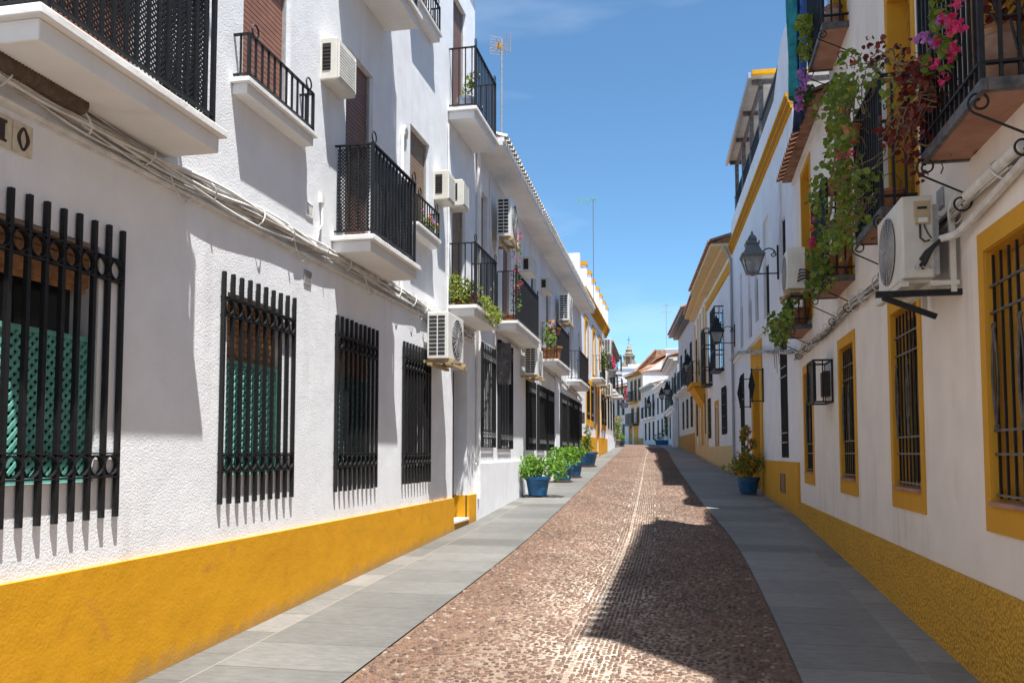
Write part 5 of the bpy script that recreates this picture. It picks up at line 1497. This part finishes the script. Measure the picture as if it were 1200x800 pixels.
# balcony greenery on the left
def clump_thing(name, label, cl, per, size, leafm, flowers=(), stems=None, seed=1, pots=(), group=None, round_=False, cat='plant', fsize=.03, potm=TERRA):
    r_ = random.Random(seed)
    lx = [Vector(c) for c, _ in cl]; base = Vector((sum(p.x for p in lx) / len(lx), sum(p.y for p in lx) / len(lx), min(p.z for p in lx)))
    t = empty(name, base, label, cat, group)
    for (p, r0, r1, hh) in pots: build('pot', pot_lathe(p, r0, r1, hh), potm, t, smooth=True)
    build('foliage', foliage(cl, per, size, round_, r_), leafm, t)
    for mt, pts in flowers:
        for p in pts:
            mb = MB(); bloom(mb, p, fsize * r_.uniform(.8, 1.3), 12, r_, fsize * .9)
            build('flower', mb, mt, t)
    if stems:
        mb = MB()
        for pts in stems: mb.tube(pts, .005, 4)
        build('stems', mb, STEM, t)
    return t
clump_thing('balcony_plant', 'yellow green trailing plant spilling from the balcony above the iron door', [(L1(12.0 + .02 * i, .08 + .035 * i, 3.98 + .12 * math.sin(i * 1.9)), (.13, .12, .16)) for i in range(9)] + [(L1(12.3 + .13 * i, .46, 3.86 - .012 * i + .06 * math.sin(i * 2)), (.12, .08, .12)) for i in range(8)] + [(L1(12.05, .1, 4.18), (.1, .1, .12)), (L1(12.08, .24, 4.12), (.1, .1, .12))], 46, .065, LEAF_Y, seed=11,
            pots=[(L1(12.2, .15, 3.81), .09, .12, .16), (L1(12.2, .3, 3.81), .09, .12, .16)])
clump_thing('balcony_plant', 'leafy plant in a patterned white pot on the upper left balcony', [(L1(12.25, .22 + .03 * i, 7.12 + .07 * i), (.1, .1, .1)) for i in range(4)], 40, .06, LEAF_Y, seed=12, pots=[(L1(12.25, .2, 6.76), .1, .14, .24), (L1(12.45, .3, 6.76), .08, .1, .2)], potm=CER_POT)
clump_thing('balcony_plant', 'small flower box plants on the ledge of the tan shutter window', [(L1(10.3 + .12 * i, .08, 4.68), (.08, .06, .07)) for i in range(7)], 24, .045, LEAF_G, [(PET_M, [L1(10.35, .12, 4.74), L1(10.4, .1, 4.76), L1(10.75, .12, 4.73)]), (PET_O, [L1(10.6, .12, 4.74), L1(10.7, .12, 4.7), L1(11.0, .12, 4.73), L1(10.95, .1, 4.70)])], seed=13)
fl = [L2(1.72 + rnd.uniform(-.12, .2), .40 + rnd.uniform(-.08, .08), 4.45 + rnd.uniform(0, 1.25)) for _ in range(26)]
clump_thing('bougainvillea', 'pink bougainvillea climbing a pole on the balcony of the plain white house', [(L2(1.75, .4, 4.3 + .14 * i), (.1, .09, .1)) for i in range(10)], 16, .055, LEAF_G, [(PET_P, fl)], stems=[[L2(1.75, .4, 4.1), L2(1.78, .42, 4.8), L2(1.74, .4, 5.7)]], seed=14, pots=[(L2(1.85, .25, 4.07), .1, .14, .12)], fsize=.025)
clump_thing('balcony_plant', 'terracotta pots of flowering plants on the balcony before the fern', [(L2b(3.1 + .1 * i, .2, 4.55 + .07 * math.sin(i * 2)), (.15, .15, .18)) for i in range(5)], 36, .08, LEAF_G, [(PET_R, [L2b(3.15, .3, 4.6), L2b(3.3, .35, 4.72), L2b(3.2, .2, 4.75)]), (PET_Y, [L2b(3.0, .3, 4.95), L2b(3.1, .2, 4.9)])], seed=15, pots=[(L2b(3.3, .3, 3.99), .15, .2, .34), (L2b(3.3, .05, 3.99), .13, .17, .3), (L2b(3.25, .3, 4.62), .14, .18, .16)], fsize=.05)
clump_thing('balcony_plant', 'leggy plants with pink flowers at the near corner of the long white house', [(L2b(2.2 + .2 * i, .3, 4.5 + .15 * math.sin(i * 1.3)), (.18, .15, .2)) for i in range(4)], 30, .08, LEAF_G, [(PET_M, [L2b(2.3, .35, 4.7), L2b(2.5, .4, 4.8), L2b(2.7, .4, 4.6)])], seed=16, fsize=.05)
for k, (u, zz, lb) in enumerate(((7.9, 5.6, 'white pot of pink flowers hanging on the yellow trimmed house'), )):
    clump_thing('hanging_flowers', lb, [(L3(u, .5, zz), (.4, .25, .25)), (L3(u + .5, .5, zz - .1), (.3, .25, .25))], 40, .1, LEAF_D, [(PET_P, [L3(u + rnd.uniform(-.4, .7), .6, zz + rnd.uniform(-.1, .35)) for _ in range(14)])], seed=17, pots=[(L3(u, .5, zz - .5), .16, .26, .3)], potm=CER_POT, fsize=.07)
clump_thing('hanging_flowers', 'pink and red flowers in a white pot at the left bend', [(L4(6.5, .55, 5.0), (.3, .25, .3)), (L4(7.0, .6, 4.6), (.25, .2, .3))], 40, .12, LEAF_D, [(PET_P, [L4(6.5 + rnd.uniform(-.3, .7), .7, 4.7 + rnd.uniform(-.1, .6)) for _ in range(12)])], seed=18, fsize=.08, pots=[(L4(6.8, .6, 4.2), .2, .28, .3)], potm=CER_POT)
clump_thing('balcony_plant', 'green plants hanging along the yellow trimmed balconies', [(L3(4.3 + .25 * i, .45, 5.7 - .15 * (i % 3)), (.2, .15, .35)) for i in range(6)], 30, .1, LEAF_D, seed=19)

# greenery on the right balconies
def px(y, z, n=.32): return R1(y, n, z)
gpts = [(7.70,5.03),(7.30,4.75),(6.9,4.55),(8.1,4.95),(8.25,5.0),(7.74,4.70),(6.6,4.3),(8.17,4.64),(8.35,4.7),(7.78,4.38),(8.3,4.44),(7.63,4.06),(8.3,4.25),(7.84,3.94),(7.3,3.85),(8.2,3.97),(7.67,3.75),(8.0,3.62),(7.3,3.6),(7.0,3.75)]
gpts += [(8.34,5.07),(8.83,5.06),(8.5,4.9),(9.02,4.83),(8.7,4.62),(8.69,4.28),(8.9,4.45),(9.25,4.0),(8.49,3.97),(9.1,4.15),(8.52,3.69),(9.4,3.8),(8.8,3.75),(9.0,5.2),(8.6,5.2)]
gpts += [(7.5,4.73),(7.9,4.7),(7.4,4.33),(8.1,4.5),(7.6,4.15),(7.8,4.0),(7.65,3.74),(8.3,3.76),(7.7,3.5),(7.2,4.6),(7.5,3.4)]
def wander(p, n, step, r=rnd):
    p = Vector(p); d = Vector((r.gauss(0, .5), r.gauss(0, 1), r.gauss(0, 1))).normalized(); out = [p.copy()]
    for _ in range(n):
        d = (d + Vector((r.gauss(0, .35), r.gauss(0, .55), r.gauss(0, .55)))).normalized(); p = p + d * step; out.append(p.copy())
    return out
stem = []
for k in range(24):
    y0, z0 = gpts[20 + k % 15]; stem.append([px(7.9, 4.4 + .02 * k, .28), px((7.9 + y0) / 2, (z0 + 4.6) / 2 + .12 + rnd.uniform(-.1, .1), .34), px(y0 + rnd.uniform(-.15, .15), z0 + rnd.uniform(-.1, .1), .33)])
for i in range(60): stem.append(wander(px(rnd.uniform(6.9, 8.2), rnd.uniform(3.5, 4.9), rnd.uniform(.2, .4)), 8, .05))
for i in range(0):
    y0 = rnd.uniform(6.9, 8.1); z0 = rnd.uniform(3.6, 4.9)
    stem.append([px(y0, z0, rnd.uniform(.2, .36)), px(y0 + rnd.uniform(-.2, .25), z0 + rnd.uniform(-.1, .25), rnd.uniform(.25, .42)), px(y0 + rnd.uniform(-.35, .4), z0 + rnd.uniform(-.25, .4), rnd.uniform(.28, .45))])
clump_thing('geranium_plant', 'straggling green geranium hanging over the middle right balcony above the big air conditioner', [(px(y, z, rnd.uniform(.22, .4) if k < 35 else rnd.uniform(.36, .54)), (.12, .2, .13)) for k, (y, z) in enumerate(gpts)], 27, .052, LEAF_G,
            [(PET_R, [px(7.3, 4.85, .4), px(8.4, 4.72, .42), px(8.43, 4.74, .4)]), (PET_P, [px(7.9, 4.3, .42), px(7.35, 4.1, .42)])], stems=stem, seed=21, round_=True, pots=[(R1(7.2, .15, 3.56), .08, .1, .18), (R1(7.6, .15, 3.56), .09, .115, .2), (R1(7.75, .33, 4.35), .06, .08, .14)], fsize=.035)
rpts = [(6.57,4.61),(6.20,4.35),(5.88,4.08),(5.58,3.98),(5.45,3.85),(5.69,3.86),(5.5,3.72),(6.02,3.88),(5.62,3.7),(5.6,3.6),(6.3,3.9),(6.03,3.79),(5.9,3.66),(5.8,3.5),(5.35,3.95),(5.3,3.8)]
stem = []
for y, z in rpts:
    stem.append(wander(px(y, z, .36), 7, .045))
    for _ in range(1): stem.append([px(5.35, 3.75 + rnd.uniform(-.1, .2), .3), px((y + 5.35) / 2 + rnd.uniform(-.1, .1), (z + 3.8) / 2 + rnd.uniform(0, .12), .36), px(y + rnd.uniform(-.1, .12), z + rnd.uniform(-.08, .1), .36)])
clump_thing('geranium_plant', 'sprawling red leaved geranium with pink and mauve flowers on the nearest right balcony', [(px(y + rnd.uniform(-.08, .08), z + rnd.uniform(-.06, .06), rnd.uniform(.26, .40)), (.09, .15, .10)) for y, z in rpts + rpts], 15, .042, LEAF_R,
            [(PET_P, [px(y + rnd.uniform(-.03, .03), z + .02, .36) for y, z in ((4.86,3.89),(4.70,3.84),(4.72,3.97),(4.81,3.93),(4.75,3.76),(4.92,3.78),(5.0,3.7),(5.05,3.95),(5.12,3.85),(4.95,4.02))]), (PET_M, [px(5.43,4.15,.36), px(5.18,3.99,.36), px(4.98,4.03,.36), px(5.3,4.1,.36)])], stems=stem, seed=22, round_=True, pots=[(R1(5.45, .14, 3.56), .08, .105, .2)], fsize=.034)
clump_thing('geranium_plant', 'green geranium tufts climbing the rail of the nearest right balcony', [(px(5.2, 4.2), (.06, .08, .1)), (px(5.1, 4.05), (.07, .08, .1)), (px(5.25, 3.92), (.08, .1, .1)), (px(5.0, 3.85), (.07, .1, .1))], 26, .05, LEAF_G, seed=23, round_=True)
clump_thing('geranium_plant', 'flowering geranium trailing over the third right balcony beyond the big air conditioner', [(px(y, z, rnd.uniform(.22, .38)), (.13, .16, .14)) for y, z in ((9.6,4.35),(9.7,4.1),(9.8,3.85),(9.6,3.7),(9.9,3.65),(10.1,3.75),(10.4,3.7),(9.55,3.5),(10.2,3.5),(9.62,4.5),(9.5,3.9))], 34, .06, LEAF_G,
            [(PET_P, [px(9.6, 3.9, .42), px(9.62, 3.95, .42), px(9.65, 3.88, .42), px(9.8, 4.25, .38)]), (PET_O, [px(9.7, 4.1, .42), px(9.55, 3.85, .38)])], seed=24, round_=True, pots=[(R1(9.75, .14, 3.56), .1, .13, .24), (R1(10.15, .14, 3.56), .1, .13, .22), (R1(9.68, .2, 4.45), .07, .1, .15)], fsize=.04)
clump_thing('geranium_plant', 'wispy plant with a pink flower on the small low balcony under the white unit', [(px(y, z, rnd.uniform(.26, .48)), (.14, .22, .13)) for y, z in ((12.9,3.75),(13.3,3.65),(13.7,3.7),(14.1,3.62),(14.5,3.7),(12.8,3.5),(13.2,3.42),(13.8,3.45),(12.5,3.55),(12.7,3.38),(14.0,3.4))], 40, .06, LEAF_G, [(PET_P, [px(12.85, 3.5, .46), px(12.88, 3.47, .46)])], seed=25, round_=True, pots=[(R1(13.1, .14, 3.51), .1, .14, .26)], fsize=.05,
            stems=[[px(13 + .3 * i, 3.5, .4), px(13.1 + .3 * i, 3.2, .46), px(13.1 + .33 * i, 2.95 - .1 * (i % 2), .44)] for i in range(3)])
clump_thing('geranium_plant', 'light green plant with violet flowers on the highest right balcony', [(px(y, z, rnd.uniform(.3, .4)), (.11, .13, .12)) for y, z in ((10.6,6.85),(10.3,6.7),(10.1,6.62),(10.5,6.6),(10.45,6.45),(10.6,6.5))], 36, .06, LEAF_Y, [(PET_M, [px(y, z, .34) for y, z in ((10.65,6.21),(10.4,6.08),(10.7,6.16),(10.45,6.0),(10.54,6.1))])], seed=26, round_=True, fsize=.045)
clump_thing('geranium_plant', 'mauve flowers bunched under the highest right balcony', [(px(10.75 + .05 * i, 6.0 + .05 * i, .3), (.1, .12, .1)) for i in range(4)], 26, .06, LEAF_D, [(PET_M, [px(10.7 + rnd.uniform(-.15, .25), 6.05 + rnd.uniform(-.15, .2), .38) for _ in range(10)])], seed=27, round_=True, fsize=.045)
# terracotta jars
def jar(p, s, label):
    t = empty('terracotta_jar', p, label, 'jar')
    build('body', MB().lathe(p, [(.09 * s, 0), (.12 * s, .03 * s), (.17 * s, .16 * s), (.18 * s, .26 * s), (.15 * s, .36 * s), (.12 * s, .40 * s), (.15 * s, .43 * s), (.155 * s, .46 * s), (.11 * s, .46 * s), (.10 * s, .40 * s)], 26), TERRA_W, t, smooth=True)
    build('rim', MB().ring(Vector(p) + Vector((0, 0, .45 * s)), (1, 0, 0), (0, 1, 0), .152 * s, .012 * s, 24, 6), TERRA, t, smooth=True)
    build('soil', MB().lathe(Vector(p) + Vector((0, 0, .42 * s)), [(.1 * s, 0), (.1 * s, .01)], 14), SOIL, t)
    return t
jar(R1(4.84, .135, 3.552), .72, 'weathered terracotta jar behind the rail of the nearest right balcony')
jar(R1(9.82, .12, 6.342), .62, 'terracotta jar behind the rail of the highest right balcony')
clump_thing('geranium_plant', 'dark red leaved plant growing in the near terracotta jar', [(R1(4.85, .12, 3.93), (.12, .12, .1)), (R1(4.8, .12, 4.08), (.12, .12, .12)), (R1(4.9, .1, 4.2), (.1, .12, .12))], 40, .05, LEAF_R, seed=28, round_=True, stems=[[R1(4.85, .12, 3.84), R1(4.83, .12, 4.0), R1(4.8, .13, 4.2)]])

# hanging cloth beyond the highest balcony
def cloth(name, u0, u1, z0, z1, n, mat, label, seed, amp=.05, fr=R1):
    r_ = random.Random(seed); nu, nz = 26, 18; vs = []; fs = []
    ph = r_.uniform(0, 6)
    for j in range(nz + 1):
        for i in range(nu + 1):
            a = i / nu; b = j / nz
            vs.append(fr(u0 + (u1 - u0) * (a + .03 * math.sin(b * 5 + ph)), n + amp * math.sin(a * 19 + ph + b * 1.3) * (.4 + .6 * (1 - b)) + .02 * math.sin(b * 9 + a * 5), z0 + (z1 - z0) * b + .05 * math.sin(a * 11 + ph) * (1 - b)))
    for j in range(nz):
        for i in range(nu): fs.append((j * (nu + 1) + i, j * (nu + 1) + i + 1, (j + 1) * (nu + 1) + i + 1, (j + 1) * (nu + 1) + i))
    m = MB(); m.add(vs, fs); o = build(name, m, mat, None, smooth=True)
    md = o.modifiers.new('thick', 'SOLIDIFY'); md.thickness = .006
    tag(o, label, 'cloth'); return o
cloth('hanging_cloth', 11.0, 11.65, 6.15, 9.6, .27, CLOTH_B, 'bright blue cloth hanging beside the highest right balcony', 4, .05)
cloth('hanging_cloth', 11.3, 11.6, 6.3, 9.6, .36, CLOTH_T, 'teal cloth draped over the hanging blue cloth', 5, .06)
cloth('hanging_cloth', 11.5, 12.0, 6.0, 9.6, .30, CLOTH_N, 'dark navy cloth at the outer edge of the hanging cloths', 6, .04)
m = MB().bar(R1(10.9, .3, 9.62), R1(12.3, .3, 9.62), .04); m.bar(R1(10.94, .0, 9.62), R1(10.94, .3, 9.62), .04)
o = build('cloth_pole', m, IRON, None); tag(o, 'dark pole carrying the hanging blue cloths high on the right', 'pole')

# ------------------------------------------------------------------ sky, sun, camera
SUN = Vector((.222, -.25, 1.0)).normalized()
el = math.asin(SUN.z); az = math.atan2(SUN.x, SUN.y)
w = bpy.data.worlds.new('World'); sc.world = w; w.use_nodes = True
nt_ = w.node_tree; nt_.nodes.clear()
sk = nt_.nodes.new('ShaderNodeTexSky'); sk.sky_type = 'NISHITA'; sk.sun_disc = False
sk.sun_elevation = el; sk.sun_rotation = az; sk.air_density = 1.0; sk.air_density = .8; sk.dust_density = .35; sk.ozone_density = 4.5; sk.altitude = 900
bg_ = nt_.nodes.new('ShaderNodeBackground'); bg_.inputs[1].default_value = .118
# faint high cloud low in the sky
tc = nt_.nodes.new('ShaderNodeTexCoord'); mp = nt_.nodes.new('ShaderNodeMapping'); mp.inputs['Scale'].default_value = (1.2, 1.2, 5)
ns = nt_.nodes.new('ShaderNodeTexNoise'); ns.inputs['Scale'].default_value = 2.2; ns.inputs['Detail'].default_value = 6
rp = nt_.nodes.new('ShaderNodeValToRGB'); rp.color_ramp.elements[0].position = .46; rp.color_ramp.elements[1].position = .8
rp.color_ramp.elements[1].color = (.36, .36, .36, 1)
mxn = nt_.nodes.new('ShaderNodeMix'); mxn.data_type = 'RGBA'
tn = nt_.nodes.new('ShaderNodeMix'); tn.data_type = 'RGBA'; tn.blend_type = 'MULTIPLY'; tn.inputs[0].default_value = 1; tn.inputs[7].default_value = (.80, 1.0, .96, 1)  # colour grade on the sky, cuts its red
nt_.links.new(tc.outputs['Generated'], mp.inputs[0]); nt_.links.new(mp.outputs[0], ns.inputs['Vector']); nt_.links.new(ns.outputs[0], rp.inputs[0])
nt_.links.new(rp.outputs[0], mxn.inputs[0]); nt_.links.new(sk.outputs[0], tn.inputs[6]); nt_.links.new(tn.outputs[2], mxn.inputs[6]); mxn.inputs[7].default_value = (5.0, 5.6, 6.2, 1)
ow = nt_.nodes.new('ShaderNodeOutputWorld')
nt_.links.new(mxn.outputs[2], bg_.inputs[0]); nt_.links.new(bg_.outputs[0], ow.inputs[0])
sl = bpy.data.lights.new('sun', 'SUN'); sl.energy = 5.0; sl.angle = R(.53); sl.color = (1., .975, .93)
so = bpy.data.objects.new('sun', sl); col.objects.link(so)
so.rotation_euler = SUN.to_track_quat('Z', 'Y').to_euler()
so.location = (0, 0, 30)
cam = bpy.data.cameras.new('camera'); co = bpy.data.objects.new('camera', cam); col.objects.link(co)
PITCH = R(3.5); YAW = math.atan(.208 * math.cos(PITCH))
co.location = (0, 0, 1.65)
co.rotation_euler = (R(90) + PITCH, 0, YAW)
cam.sensor_width = 36; cam.lens = 30.0
cam.shift_y = (530 - 1000 * math.tan(PITCH) - 400) / 1200
cam.clip_end = 3000; cam.clip_start = .05
sc.camera = co
sc.view_settings.view_transform = 'Standard'
sc.view_settings.look = 'None'
sc.view_settings.exposure = .97
sc.view_settings.gamma = 1
sc.view_settings.use_curve_mapping = False
sc.cycles.max_bounces = 10; sc.cycles.diffuse_bounces = 5; sc.cycles.transparent_max_bounces = 8
